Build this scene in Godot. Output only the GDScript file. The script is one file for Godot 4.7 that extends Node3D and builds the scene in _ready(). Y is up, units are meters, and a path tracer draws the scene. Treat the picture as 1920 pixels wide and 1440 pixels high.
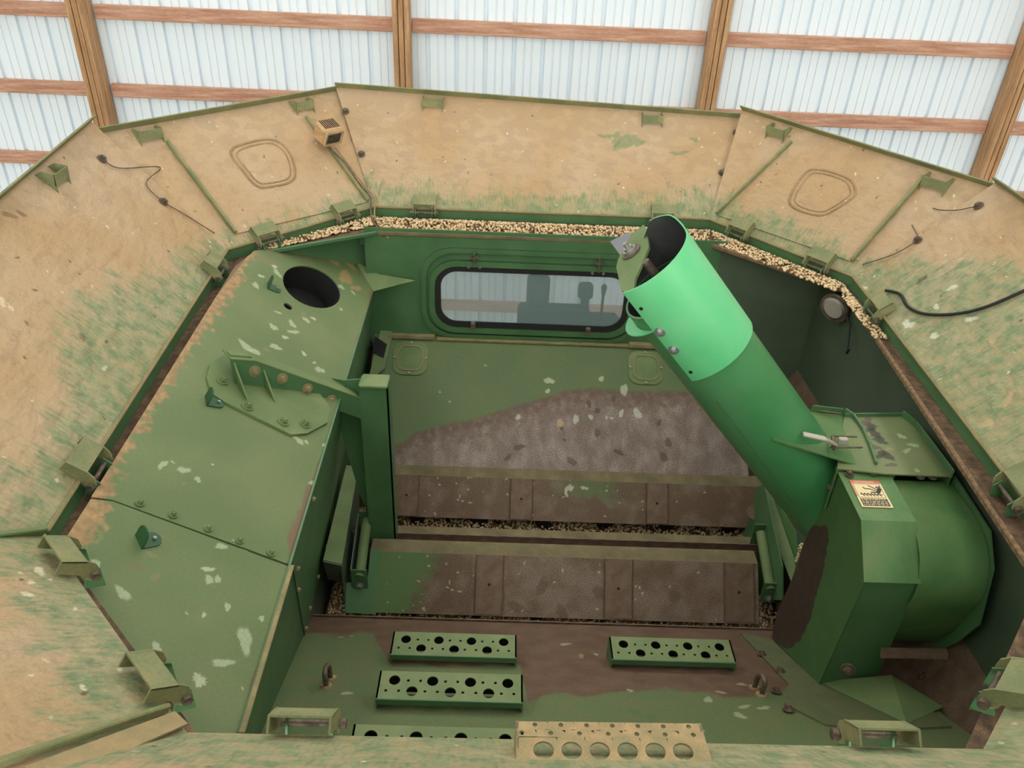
extends Node3D
# A combine's grain tank seen from its rear rim, in a timber-framed barn. Metres; the tank rim lies at y = 3.4.

var M := {}
var taken := {}
const IN := Vector3(0.2, 4.3, -1.9)          # above the middle of the tank: plates turn their front towards it

func numbered(called: String) -> String:
	var n: int = taken.get(called, 0)
	taken[called] = n + 1
	return called if n == 0 else "%s_%03d" % [called, n]

func thing(called: String, label: String, category: String, at: Vector3, group := "", kind := "") -> Node3D:
	var o := Node3D.new()
	o.name = numbered(called)
	add_child(o)
	o.position = at
	meta(o, label, category, group, kind)
	return o

func meta(o: Node, label: String, category: String, group := "", kind := "") -> void:
	o.set_meta("label", label)
	o.set_meta("category", category)
	if group != "":
		o.set_meta("group", group)
	if kind != "":
		o.set_meta("kind", kind)

# commits a SurfaceTool filled in world coordinates as one named mesh under its parent
func obj(called: String, st: SurfaceTool, m: Material, parent: Node3D, label := "") -> MeshInstance3D:
	var o := MeshInstance3D.new()
	o.name = called
	o.mesh = st.commit()
	o.material_override = m
	if parent is MeshInstance3D:
		parent.add_child(o, true)
	else:
		o.position = -parent.position
		parent.add_child(o, true)
	if label != "":
		o.set_meta("label", label)
	return o

func mb() -> SurfaceTool:
	var st := SurfaceTool.new()
	st.begin(Mesh.PRIMITIVE_TRIANGLES)
	return st

func vtx(st: SurfaceTool, p: Vector3, n: Vector3, uv: Vector2) -> void:
	st.set_normal(n)
	st.set_uv(uv)
	st.add_vertex(p)

func tri(st: SurfaceTool, a: Vector3, b: Vector3, c: Vector3, n: Vector3, fr = null) -> void:
	if (c - a).cross(b - a).dot(n) < 0.0:
		var t := b
		b = c
		c = t
	for p in [a, b, c]:
		vtx(st, p, n, uv_of(fr, p))

# a triangle of [point, normal] corners, wound to suit its normals
func soft(st: SurfaceTool, a: Array, b: Array, c: Array) -> void:
	var n: Vector3 = a[1] + b[1] + c[1]
	var o := [a, b, c] if Vector3(c[0] - a[0]).cross(b[0] - a[0]).dot(n) >= 0.0 else [a, c, b]
	for v in o:
		vtx(st, v[0], v[1], uv_of(null, v[0]))

func quad(st: SurfaceTool, a: Vector3, b: Vector3, c: Vector3, d: Vector3, n: Vector3, fr = null) -> void:
	tri(st, a, b, c, n, fr)
	tri(st, a, c, d, n, fr)

func uv_of(fr, p: Vector3) -> Vector2:
	if fr == null:
		return Vector2(p.x + p.z * 0.37, p.y + p.z * 0.61)
	var q: Vector3 = p - fr.o
	return Vector2(q.dot(fr.u) / fr.w, 1.0 - q.dot(fr.v) / fr.h)

func newell(pts: Array) -> Vector3:
	var n := Vector3.ZERO
	for i in pts.size():
		var a: Vector3 = pts[i]
		var b: Vector3 = pts[(i + 1) % pts.size()]
		n += Vector3((a.y - b.y) * (a.z + b.z), (a.z - b.z) * (a.x + b.x), (a.x - b.x) * (a.y + b.y))
	return n.normalized()

func centre(pts: Array) -> Vector3:
	var c := Vector3.ZERO
	for p in pts:
		c += p
	return c / pts.size()

# a surface's own axes in metres: u along its length, v up it, o at its lower corner
func frame(pts: Array, along: Vector3, toward := IN) -> Dictionary:
	var n := newell(pts)
	if n.dot(toward - centre(pts)) < 0.0:
		n = -n
	var u := (along - n * along.dot(n)).normalized()
	var v := n.cross(u).normalized()
	var lo := Vector2(1e9, 1e9)
	var hi := Vector2(-1e9, -1e9)
	for p in pts:
		var q := Vector2(p.dot(u), p.dot(v))
		lo = lo.min(q)
		hi = hi.max(q)
	return {o = u * lo.x + v * lo.y + n * centre(pts).dot(n), u = u, v = v, n = n, w = hi.x - lo.x, h = hi.y - lo.y}

func bridged(outer: PackedVector2Array, hole: PackedVector2Array) -> PackedVector2Array:
	var bi := 0
	var bj := 0
	var best := 1e9
	for i in outer.size():
		for j in hole.size():
			var dd := outer[i].distance_squared_to(hole[j])
			if dd < best:
				best = dd
				bi = i
				bj = j
	var r := PackedVector2Array()
	for i in bi + 1:
		r.append(outer[i])
	for k in hole.size() + 1:
		r.append(hole[(bj + k) % hole.size()])
	for i in range(bi, outer.size()):
		r.append(outer[i])
	return r

# a sheet of the given outline and thickness, its front towards a point, holes cut right through
func plate(st: SurfaceTool, pts: Array, th: float, fr = null, toward := IN, holes := []) -> void:
	var n := newell(pts)
	if n.dot(toward - centre(pts)) < 0.0:
		n = -n
	var u := Vector3(pts[1] - pts[0]).normalized()
	var v := n.cross(u)
	var o: Vector3 = pts[0]
	var flat := PackedVector2Array()
	for p in pts:
		flat.append(Vector2((p - o).dot(u), (p - o).dot(v)))
	if Geometry2D.is_polygon_clockwise(flat):
		flat.reverse()
	var all := flat
	var rings := [flat]
	for h in holes:
		var hf := PackedVector2Array()
		for p in h:
			hf.append(Vector2((p - o).dot(u), (p - o).dot(v)))
		if not Geometry2D.is_polygon_clockwise(hf):
			hf.reverse()
		all = bridged(all, hf)
		rings.append(hf)
	var idx := Geometry2D.triangulate_polygon(all)
	if idx.is_empty():
		print("plate could not be cut ", pts.size(), " ", holes.size())
	var at := func(q: Vector2) -> Vector3: return o + u * q.x + v * q.y
	for i in range(0, idx.size(), 3):
		var a: Vector3 = at.call(all[idx[i]])
		var b: Vector3 = at.call(all[idx[i + 1]])
		var c: Vector3 = at.call(all[idx[i + 2]])
		tri(st, a, b, c, n, fr)
		tri(st, a - n * th, b - n * th, c - n * th, -n, fr)
	for ring in rings:
		for i in ring.size():
			var a: Vector3 = at.call(ring[i])
			var b: Vector3 = at.call(ring[(i + 1) % ring.size()])
			if a.distance_to(b) < 1e-6:
				continue
			quad(st, a, b, b - n * th, a - n * th, (b - a).cross(n).normalized(), fr)

func side_of(d: Vector3) -> Vector3:
	return (d.cross(Vector3.UP) if absf(d.normalized().y) < 0.9 else d.cross(Vector3.RIGHT)).normalized()

# a round bar through the points
func tube(st: SurfaceTool, pts: Array, r: float, seg := 8) -> void:
	var s := side_of(pts[1] - pts[0])
	var prev := []
	for i in pts.size():
		var d: Vector3 = (pts[mini(i + 1, pts.size() - 1)] - pts[maxi(i - 1, 0)]).normalized()
		s = (s - d * s.dot(d)).normalized()
		var t := d.cross(s)
		var ring := []
		for k in seg:
			var a := TAU * k / seg
			ring.append(s * cos(a) + t * sin(a))
		if i > 0:
			for k in seg:
				var k2 := (k + 1) % seg
				var a := [pts[i - 1] + prev[k] * r, prev[k]]
				var b := [pts[i] + ring[k] * r, ring[k]]
				var c := [pts[i] + ring[k2] * r, ring[k2]]
				var e := [pts[i - 1] + prev[k2] * r, prev[k2]]
				soft(st, a, b, c)
				soft(st, a, c, e)
		if i == 0 or i == pts.size() - 1:
			for k in seg:
				tri(st, pts[i], pts[i] + ring[k] * r, pts[i] + ring[(k + 1) % seg] * r, -d if i == 0 else d)
		prev = ring

# a cone or cylinder between two points, closed at both ends
func cyl(st: SurfaceTool, a: Vector3, b: Vector3, r0: float, r1: float, seg := 16, caps := true, flat := false) -> void:
	var d := (b - a).normalized()
	var s := side_of(d)
	var t := d.cross(s)
	for k in seg:
		var a0 := TAU * k / seg
		var a1 := TAU * (k + 1) / seg
		var e0 := s * cos(a0) + t * sin(a0)
		var e1 := s * cos(a1) + t * sin(a1)
		var n0 := e0 if not flat else (e0 + e1).normalized()
		var n1 := e1 if not flat else n0
		var p := [a + e0 * r0, b + e0 * r1, b + e1 * r1, a + e1 * r0]
		soft(st, [p[0], n0], [p[1], n0], [p[2], n1])
		soft(st, [p[0], n0], [p[2], n1], [p[3], n1])
		if caps:
			tri(st, a, p[0], p[3], -d)
			tri(st, b, p[1], p[2], d)

# a box with chamfered edges; x, y, z are its half extents as vectors
func box(st: SurfaceTool, c: Vector3, x: Vector3, y: Vector3, z: Vector3, bevel := 0.0) -> void:
	var ax := [x, y, z]
	var un := [x.normalized(), y.normalized(), z.normalized()]
	var bv := minf(bevel, minf(x.length(), minf(y.length(), z.length())) * 0.45)
	var corner := func(s: Array, k: int) -> Vector3:   # corner of the face along axis k
		var p := c
		for i in 3:
			p += ax[i] * s[i] - (un[i] * s[i] * bv if i != k else Vector3.ZERO)
		return p
	for k in 3:
		var i := (k + 1) % 3
		var j := (k + 2) % 3
		for s in [-1.0, 1.0]:
			var q := []
			for ij in [[-1.0, -1.0], [1.0, -1.0], [1.0, 1.0], [-1.0, 1.0]]:
				var sg := [0.0, 0.0, 0.0]
				sg[k] = s; sg[i] = ij[0]; sg[j] = ij[1]
				q.append(corner.call(sg, k))
			quad(st, q[0], q[1], q[2], q[3], un[k] * s)
	if bv <= 0.0:
		return
	for k in 3:
		var i := (k + 1) % 3
		var j := (k + 2) % 3
		for si in [-1.0, 1.0]:
			for sj in [-1.0, 1.0]:
				var e := []
				for sk in [-1.0, 1.0]:
					var sg := [0.0, 0.0, 0.0]
					sg[k] = sk; sg[i] = si; sg[j] = sj
					e.append(corner.call(sg, i)); e.append(corner.call(sg, j))
				quad(st, e[0], e[1], e[3], e[2], (un[i] * si + un[j] * sj).normalized())
	for sx in [-1.0, 1.0]:
		for sy in [-1.0, 1.0]:
			for sz in [-1.0, 1.0]:
				var sg := [sx, sy, sz]
				tri(st, corner.call(sg, 0), corner.call(sg, 1), corner.call(sg, 2), (un[0] * sx + un[1] * sy + un[2] * sz).normalized())

# a straight flat bar between two points: width across, height along up
func bar(st: SurfaceTool, a: Vector3, b: Vector3, width: float, height: float, up := Vector3.UP, bevel := 0.002) -> void:
	var d := (b - a) * 0.5
	var s := d.cross(up).normalized()
	var t := s.cross(d).normalized()
	box(st, (a + b) * 0.5, d, s * width * 0.5, t * height * 0.5, bevel)

# a sheet folded along a profile of [z, y] and drawn out along x
func fold(st: SurfaceTool, prof: Array, x0: float, x1: float, th: float, fr = null) -> void:
	for i in prof.size() - 1:
		var a := Vector3(x0, prof[i][1], prof[i][0])
		var b := Vector3(x0, prof[i + 1][1], prof[i + 1][0])
		plate(st, [a, b, b + Vector3(x1 - x0, 0, 0), a + Vector3(x1 - x0, 0, 0)], th, fr)

# a hexagon head on a washer
func bolt(called: String, parent: Node3D, p: Vector3, n: Vector3, r: float, m: Material, washer := true) -> MeshInstance3D:
	var st := mb()
	n = n.normalized()
	if washer:
		cyl(st, p - n * 0.001, p + n * r * 0.22, r * 1.5, r * 1.45, 14)
	cyl(st, p, p + n * r * 0.95, r, r * 0.96, 6, true, true)
	cyl(st, p + n * r * 0.9, p + n * r * 1.1, r * 0.8, r * 0.5, 12)
	return obj(called, st, m, parent)

# points round an ellipse with axes x and y
func ring(c: Vector3, x: Vector3, y: Vector3, n := 24) -> Array:
	var r := []
	for k in n:
		r.append(c + x * cos(TAU * k / n) + y * sin(TAU * k / n))
	return r

# points round a rectangle with rounded corners; x, y half extents
func rounded(c: Vector3, x: Vector3, y: Vector3, r: float, n := 5) -> Array:
	var out := []
	var ux := x.normalized()
	var uy := y.normalized()
	for q in [[1, 1, 0.0], [-1, 1, 0.25], [-1, -1, 0.5], [1, -1, 0.75]]:
		var cc: Vector3 = c + (x - ux * r) * q[0] + (y - uy * r) * q[1]
		for k in n + 1:
			var a: float = TAU * (q[2] + 0.25 * k / n)
			out.append(cc + ux * r * cos(a) + uy * r * sin(a))
	return out

# the band between two outlines of equally many points, raised to a height
func band(st: SurfaceTool, inner: Array, outer: Array, n: Vector3, h: float, fr = null) -> void:
	var c := centre(inner)
	for i in inner.size():
		var j := (i + 1) % inner.size()
		quad(st, inner[i] + n * h, outer[i] + n * h, outer[j] + n * h, inner[j] + n * h, n, fr)
		quad(st, outer[i], outer[j], outer[j] + n * h, outer[i] + n * h, (outer[i] - c).normalized(), fr)
		quad(st, inner[i], inner[j], inner[j] + n * h, inner[i] + n * h, (c - inner[i]).normalized(), fr)

# ---------------------------------------------------------------- colours and textures
func noise(freq: float, sd: int, oct := 4) -> FastNoiseLite:
	var n := FastNoiseLite.new()
	n.noise_type = FastNoiseLite.TYPE_SIMPLEX_SMOOTH
	n.frequency = freq
	n.seed = sd
	n.fractal_octaves = oct
	return n

func plain(c: Color, rough := 0.6, metal := 0.0) -> StandardMaterial3D:
	var m := StandardMaterial3D.new()
	m.albedo_color = c
	m.roughness = rough
	m.metallic = metal
	return m

# a mottled material laid on in world space: three tones over coarse and fine noise
func mottled(c0: Color, c1: Color, c2: Color, scale: Vector3, rough: float, sd: int, metal := 0.0, fine := 0.25) -> StandardMaterial3D:
	var size := 256
	var a := noise(0.012, sd, 4).get_seamless_image(size, size)
	var b := noise(0.12, sd + 7, 3).get_seamless_image(size, size)
	a.convert(Image.FORMAT_L8)
	b.convert(Image.FORMAT_L8)
	var da := a.get_data()
	var db := b.get_data()
	var out := PackedByteArray()
	out.resize(size * size * 3)
	for i in size * size:
		var t := clampf(da[i] / 255.0 + (db[i] / 255.0 - 0.5) * fine * 2.0, 0.0, 1.0)
		var c := c0.lerp(c1, t * 2.0) if t < 0.5 else c1.lerp(c2, t * 2.0 - 1.0)
		out[i * 3] = int(c.r * 255.0)
		out[i * 3 + 1] = int(c.g * 255.0)
		out[i * 3 + 2] = int(c.b * 255.0)
	var im := Image.create_from_data(size, size, false, Image.FORMAT_RGB8, out)
	im.generate_mipmaps()
	var m := StandardMaterial3D.new()
	m.albedo_texture = ImageTexture.create_from_image(im)
	m.uv1_triplanar = true
	m.uv1_world_triplanar = true
	m.uv1_scale = scale
	m.roughness = rough
	m.metallic = metal
	return m

# one picture for one surface; how(a, b) gives the colour at a metres along it and b metres up it
func painted(fr: Dictionary, ppm: float, how: Callable) -> Image:
	var w := maxi(8, int(fr.w * ppm))
	var h := maxi(8, int(fr.h * ppm))
	var out := PackedByteArray()
	out.resize(w * h * 3)
	var i := 0
	for y in h:
		var b: float = (1.0 - (y + 0.5) / h) * fr.h
		for x in w:
			var c: Color = how.call((x + 0.5) / w * fr.w, b)
			out[i] = int(clampf(c.r, 0, 1) * 255.0)
			out[i + 1] = int(clampf(c.g, 0, 1) * 255.0)
			out[i + 2] = int(clampf(c.b, 0, 1) * 255.0)
			i += 3
	return Image.create_from_data(w, h, false, Image.FORMAT_RGB8, out)

func image_material(im: Image, rough := 0.85, metal := 0.0) -> StandardMaterial3D:
	im.generate_mipmaps()
	var m := StandardMaterial3D.new()
	m.albedo_texture = ImageTexture.create_from_image(im)
	m.roughness = rough
	m.metallic = metal
	return m

# fine caked relief, shared by the dusty sheets
var relief: ImageTexture

func with_relief(m: StandardMaterial3D, strength: float) -> StandardMaterial3D:
	if relief == null:
		var im := noise(0.02, 151, 6).get_seamless_image(1024, 512)
		im.convert(Image.FORMAT_RGBA8)
		im.bump_map_to_normal_map(6.0)
		im.generate_mipmaps()
		relief = ImageTexture.create_from_image(im)
	m.normal_enabled = true
	m.normal_texture = relief
	m.normal_scale = strength
	return m

# a dropping, a chip or a spill: a blot with a ragged edge and a few flung streaks
func splat(im: Image, fr: Dictionary, p: Vector3, r: float, col: Color, sd: int, ragged := 0.35, thick := 0.85) -> void:
	var rng := RandomNumberGenerator.new()
	rng.seed = sd
	var w := im.get_width()
	var h := im.get_height()
	var q := uv_of(fr, p)
	var cx := q.x * w
	var cy := q.y * h
	var rp: float = maxf(r / fr.w * w, 1.2)
	var st := 1.0 + rng.randf() * 0.7
	var tilt := rng.randf() * TAU
	var ph := [rng.randf() * TAU, rng.randf() * TAU, rng.randf() * TAU]
	var R := int(rp * 2.2) + 2
	for dy in range(-R, R + 1):
		for dx in range(-R, R + 1):
			var x := int(cx) + dx
			var y := int(cy) + dy
			if x < 0 or y < 0 or x >= w or y >= h:
				continue
			var v := Vector2(dx, dy).rotated(tilt)
			v.x /= st
			v.y *= sqrt(st)
			var a := v.angle()
			var edge: float = 1.0 + ragged * (0.45 * sin(2 * a + ph[0]) + 0.3 * sin(3 * a + ph[1]) + 0.2 * sin(5 * a + ph[2]) + (0.6 * pow(absf(sin(5.5 * a + ph[1])), 5.0) if sd % 7 == 0 else 0.0)) + rng.randf_range(-0.12, 0.12)
			var t: float = v.length() / (rp * edge)
			if t < 1.0:
				var keep := thick * clampf((1.0 - t) * 4.0, 0.0, 1.0) * (0.65 + 0.35 * rng.randf())
				im.set_pixel(x, y, im.get_pixel(x, y).lerp(col, keep))

# height of a line of points up a surface at a metres along it
func line_on(fr: Dictionary, pts: Array) -> Array:
	var r := []
	for p in pts:
		r.append(Vector2((p - fr.o).dot(fr.u), (p - fr.o).dot(fr.v)))
	r.sort_custom(func(s, t): return s.x < t.x)
	return r

func along(line: Array, a: float) -> float:
	if a <= line[0].x:
		return line[0].y
	for i in line.size() - 1:
		if a <= line[i + 1].x:
			var t: float = (a - line[i].x) / maxf(line[i + 1].x - line[i].x, 1e-5)
			return lerpf(line[i].y, line[i + 1].y, t)
	return line[line.size() - 1].y

func _ready() -> void:
	# ---- camera
	var cam := Camera3D.new()
	cam.name = "camera"
	cam.transform = Transform3D(Basis(Vector3(0.999188, 0.040127, -0.003609), Vector3(-0.036033, 0.849969, -0.525599), Vector3(-0.018024, 0.525303, 0.850725)).orthonormalized(), Vector3(0, 4.6, 0))
	cam.fov = 53.13
	cam.near = 0.05
	cam.far = 200.0
	add_child(cam)
	cam.current = true
	# ---- sky and exposure: a bright overcast sky that enters through the added roof lights and the open door
	var env := Environment.new()
	var sky := Sky.new()
	var sm := ProceduralSkyMaterial.new()
	sm.sky_top_color = Color(0.96, 0.95, 0.915)
	sm.sky_horizon_color = Color(0.97, 0.96, 0.93)
	sm.ground_bottom_color = Color(0.42, 0.40, 0.36)
	sm.ground_horizon_color = Color(0.60, 0.60, 0.58)
	sm.sun_angle_max = 0.0
	sm.energy_multiplier = 1.0
	sky.sky_material = sm
	env.sky = sky
	env.background_mode = Environment.BG_SKY
	env.tonemap_mode = Environment.TONE_MAPPER_LINEAR
	env.tonemap_exposure = 5.4
	env.sdfgi_enabled = true
	env.ssao_enabled = true
	env.ssil_enabled = true
	var we := WorldEnvironment.new()
	we.name = "world_environment"
	we.environment = env
	add_child(we)
	materials()
	barn()
	tank()
	flaps()
	covers()
	left_housing()
	post()
	steps()
	auger_box()
	auger_tube()
	cab()
	beans()
	details()
	for o in find_children("*", "GeometryInstance3D", true, false):
		o.cast_shadow = GeometryInstance3D.SHADOW_CASTING_SETTING_ON

func materials() -> void:
	M.green = mottled(Color("426842"), Color("4a7049"), Color("547851"), Vector3(1.3, 1.3, 1.3), 0.42, 3, 0.0, 0.1)
	M.dusty_green = mottled(Color("566b42"), Color("647a4c"), Color("77855a"), Vector3(1.6, 1.6, 1.6), 0.7, 5, 0.0, 0.15)
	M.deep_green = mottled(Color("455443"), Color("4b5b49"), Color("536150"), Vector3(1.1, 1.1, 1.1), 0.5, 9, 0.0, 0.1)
	M.lit_green = mottled(Color("5abf7d"), Color("66c689"), Color("78c995"), Vector3(1.4, 1.4, 1.4), 0.35, 11, 0.0, 0.06)  # strong light on the spout hood is put into this paler green
	M.dust = mottled(Color("856c50"), Color("a18765"), Color("b59a75"), Vector3(3, 3, 3), 0.95, 13, 0.0, 0.3)
	M.dirt = mottled(Color("443629"), Color("5a4735"), Color("7a6148"), Vector3(7, 7, 7), 0.95, 17, 0.0, 0.4)
	M.brown_steel = mottled(Color("584538"), Color("6a5545"), Color("7c6657"), Vector3(5, 5, 5), 0.6, 19, 0.0, 0.5)
	M.dusty_strip = mottled(Color("76704e"), Color("877e59"), Color("9a8b64"), Vector3(3, 3, 3), 0.85, 23, 0.0, 0.3)
	M.steel = mottled(Color("8b8a87"), Color("a6a5a1"), Color("bcbab5"), Vector3(9, 9, 9), 0.38, 29, 0.7, 0.3)
	M.old_steel = mottled(Color("4c4038"), Color("6b5f52"), Color("8a7c6a"), Vector3(12, 12, 12), 0.6, 31, 0.4, 0.4)
	M.zinc = plain(Color("b9bcbd"), 0.3, 0.8)
	M.black = plain(Color("0c0c0b"), 0.8)
	M.rubber = plain(Color("1d1d1d"), 0.7)
	M.inner_pipe = mottled(Color("3a3b3a"), Color("46484a"), Color("555658"), Vector3(3, 3, 3), 0.45, 37, 0.3, 0.2)
	M.siding = plain(Color("e8f3fb"), 0.5)
	M.post_wood = mottled(Color("94704c"), Color("b18962"), Color("c6a178"), Vector3(7, 0.5, 7), 0.85, 41, 0.0, 0.35)
	M.girt_wood = mottled(Color("a1735a"), Color("bd917a"), Color("d0ab92"), Vector3(0.6, 9, 9), 0.85, 43, 0.0, 0.35)
	M.concrete = mottled(Color("8b8780"), Color("9b978f"), Color("a8a49b"), Vector3(0.5, 0.5, 0.5), 0.9, 47)
	M.roof = plain(Color("d9dde0"), 0.5)
	M.lamp_shell = mottled(Color("a98a64"), Color("bd9c72"), Color("cbb08a"), Vector3(9, 9, 9), 0.8, 53)
	M.pane = plain(Color(0.93, 0.96, 0.98, 0.12), 0.0)
	M.pane.transparency = BaseMaterial3D.TRANSPARENCY_ALPHA
	M.cab_glass = plain(Color(0.62, 0.73, 0.74, 0.34), 0.02)
	M.cab_glass.transparency = BaseMaterial3D.TRANSPARENCY_ALPHA
	M.cloth = plain(Color("3a3833"), 0.9)
	M.step_green = mottled(Color("62744a"), Color("6c7c4f"), Color("788156"), Vector3(2.4, 2.4, 2.4), 0.6, 57, 0.0, 0.12)
	M.guard_green = mottled(Color("47703f"), Color("567b48"), Color("6b8050"), Vector3(1.9, 1.9, 1.9), 0.55, 59, 0.0, 0.15)
	M.pipe_green = mottled(Color("3b7d4b"), Color("458854"), Color("5b9066"), Vector3(1.2, 1.2, 1.2), 0.35, 67, 0.0, 0.06)
	M.paddle = plain(Color("7d828c"), 0.4, 0.3)
	M.zinc_dull = plain(Color("b3aca2"), 0.55, 0.2)
	M.lens = plain(Color("2f3436"), 0.08)
	M.bean_bed = mottled(Color("5a4630"), Color("8a6c48"), Color("b8976a"), Vector3(22, 22, 22), 0.8, 73, 0.0, 0.5)
	M.bracket = mottled(Color("6b7450"), Color("7d835c"), Color("9b9167"), Vector3(3.5, 3.5, 3.5), 0.8, 89, 0.0, 0.35)
	M.tan_step = mottled(Color("858260"), Color("a28d68"), Color("b79b72"), Vector3(6, 6, 6), 0.9, 97, 0.0, 0.3)
	M.strip_brown = mottled(Color("5d563d"), Color("6b6246"), Color("7c7051"), Vector3(3, 3, 3), 0.85, 101, 0.0, 0.3)
	M.clip_green = plain(Color("24512f"), 0.5)
	M.ledge_dust = mottled(Color("5c4a36"), Color("7b6348"), Color("98795a"), Vector3(14, 14, 14), 0.95, 103, 0.0, 0.5)
	M.joint_brown = mottled(Color("5c4939"), Color("6d5846"), Color("7c6a58"), Vector3(6, 6, 6), 0.65, 79, 0.0, 0.6)
	M.bean = StandardMaterial3D.new()
	M.bean.vertex_color_use_as_albedo = true
	M.bean.roughness = 0.5

# ---------------------------------------------------------------- the barn
func barn() -> void:
	var fz := -6.4
	var w := thing("wall_front", "barn wall of white ribbed steel siding on reddish timber posts and girts", "wall", Vector3(0, 0, fz), "", "structure")
	# one sheet of siding, 0.914 m wide, ribs standing outwards
	var st := mb()
	var prof := [Vector2(0, 0)]
	for k in 4:
		var x0 := k * 0.2285
		prof.append_array([Vector2(x0 + 0.012, 0), Vector2(x0 + 0.018, 0.032), Vector2(x0 + 0.042, 0.032), Vector2(x0 + 0.050, 0)])
		for x1 in [0.105, 0.165]:
			prof.append_array([Vector2(x0 + x1, 0), Vector2(x0 + x1 + 0.003, 0.012), Vector2(x0 + x1 + 0.012, 0.012), Vector2(x0 + x1 + 0.015, 0)])
	prof.append(Vector2(0.914, 0))
	for i in prof.size() - 1:
		var a := Vector3(prof[i].x, 0, -prof[i].y)
		var b := Vector3(prof[i + 1].x, 0, -prof[i + 1].y)
		var n := Vector3(a.z - b.z, 0, b.x - a.x).normalized()
		quad(st, a, b, b + Vector3(0, 6.4, 0), a + Vector3(0, 6.4, 0), n)
	for e in [0.0, 0.914]:
		quad(st, Vector3(e, 0, 0), Vector3(e, 6.4, 0), Vector3(e, 6.4, -0.004), Vector3(e, 0, -0.004), Vector3(1, 0, 0))
	var sheet := st.commit()
	for k in 20:
		var o := MeshInstance3D.new()
		o.name = "siding_panel"
		o.mesh = sheet
		o.material_override = M.siding
		o.position = Vector3(-9.14 + k * 0.914, 0, -0.19)
		w.add_child(o, true)
	# posts of three planks, 2.44 m apart; girts run between them
	var xs := [-8.18, -5.74, -3.30, -0.84, 1.60, 4.04, 6.48, 8.92]
	for x in xs:
		var p := Node3D.new()
		p.name = "post"
		p.position = Vector3(x, 0, 0)
		w.add_child(p, true)
		for k in [-1, 0, 1]:
			st = mb()
			box(st, Vector3(k * 0.0445, 3.2, -0.09 + absf(k) * 0.004), Vector3(0.0195, 0, 0), Vector3(0, 3.2, 0), Vector3(0, 0, 0.075), 0.003)
			var o := MeshInstance3D.new()
			o.name = "ply"
			o.mesh = st.commit()
			o.material_override = M.post_wood
			p.add_child(o, true)
	for i in xs.size() - 1:
		for y in [0.2, 0.76, 1.40, 2.02, 2.64, 3.22, 3.80, 4.40, 5.0, 5.6, 6.2]:
			st = mb()
			box(st, Vector3((xs[i] + xs[i + 1]) * 0.5, y, -0.168), Vector3(1.22 - 0.07, 0, 0), Vector3(0, 0.052, 0), Vector3(0, 0, 0.02), 0.003)
			var o := MeshInstance3D.new()
			o.name = "girt"
			o.mesh = st.commit()
			o.material_override = M.girt_wood
			w.add_child(o, true)
	var f := thing("floor", "grey concrete barn floor under the machine", "floor", Vector3.ZERO, "", "structure")
	st = mb()
	box(st, Vector3(0, -0.1, -1.15), Vector3(9.2, 0, 0), Vector3(0, 0.1, 0), Vector3(0, 0, 5.5))
	obj("slab", st, M.concrete, f)
	for s in [[-1, "left"], [1, "right"]]:
		var ws := thing("wall_" + s[1], "white side wall of the barn seen from within", "wall", Vector3(9.2 * s[0], 0, -1.15), "", "structure")
		st = mb()
		box(st, Vector3(9.27 * s[0], 3.2, -1.15), Vector3(0.06, 0, 0), Vector3(0, 3.2, 0), Vector3(0, 0, 5.5))
		obj("sheeting", st, M.roof, ws)
	var wb := thing("wall_back", "open side of the shed with a timber header on posts", "wall", Vector3(0, 0, 4.2), "", "structure")
	for x in [-9.0, -4.6, 4.6, 9.0]:
		st = mb()
		box(st, Vector3(x, 2.95, 4.2), Vector3(0.09, 0, 0), Vector3(0, 2.95, 0), Vector3(0, 0, 0.09), 0.004)
		obj("post", st, M.post_wood, wb)
	st = mb()
	box(st, Vector3(0, 6.28, 4.2), Vector3(9.2, 0, 0), Vector3(0, 0.13, 0), Vector3(0, 0, 0.06), 0.004)
	obj("header", st, M.girt_wood, wb)
	# ceiling with three unseen roof lights added to light the tank, each glazed clear
	var c := thing("ceiling", "white barn ceiling with added long clear roof lights", "ceiling", Vector3(0, 6.45, -0.5), "", "structure")
	var cuts := [[-3.0, -2.05], [-0.3, 0.65], [2.4, 3.35]]
	var edge := -9.3
	for k in 4:
		var to: float = cuts[k][0] if k < 3 else 9.3
		st = mb()
		box(st, Vector3((edge + to) * 0.5, 6.46, -0.5), Vector3((to - edge) * 0.5, 0, 0), Vector3(0, 0.05, 0), Vector3(0, 0, 4.9))
		obj("ceiling_panel", st, M.roof, c)
		if k < 3:
			edge = cuts[k][1]
			for e in [[-5.4, -5.0], [3.8, 4.4]]:
				st = mb()
				box(st, Vector3((to + edge) * 0.5, 6.46, (e[0] + e[1]) * 0.5), Vector3((edge - to) * 0.5, 0, 0), Vector3(0, 0.05, 0), Vector3(0, 0, (e[1] - e[0]) * 0.5))
				obj("ceiling_panel", st, M.roof, c)
			var rl := thing("window_%d" % (k + 1), ["added clear roof light over the side with the round hole", "added clear roof light over the middle of the machine", "added clear roof light over the side with the green pipe"][k], "roof light", Vector3((to + edge) * 0.5, 6.46, -0.6), "", "structure")
			st = mb()
			box(st, Vector3((to + edge) * 0.5, 6.46, -0.6), Vector3((edge - to) * 0.5, 0, 0), Vector3(0, 0.004, 0), Vector3(0, 0, 4.4))
			obj("pane", st, M.pane, rl)
	var eave := thing("window_4", "added clear roof light running the length of the eave above the siding", "roof light", Vector3(0, 6.46, -5.95), "", "structure")  # unseen eave opening, added to brighten the siding
	st = mb()
	box(st, Vector3(0, 6.46, -5.95), Vector3(9.2, 0, 0), Vector3(0, 0.004, 0), Vector3(0, 0, 0.55))
	obj("pane", st, M.pane, eave)

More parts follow.
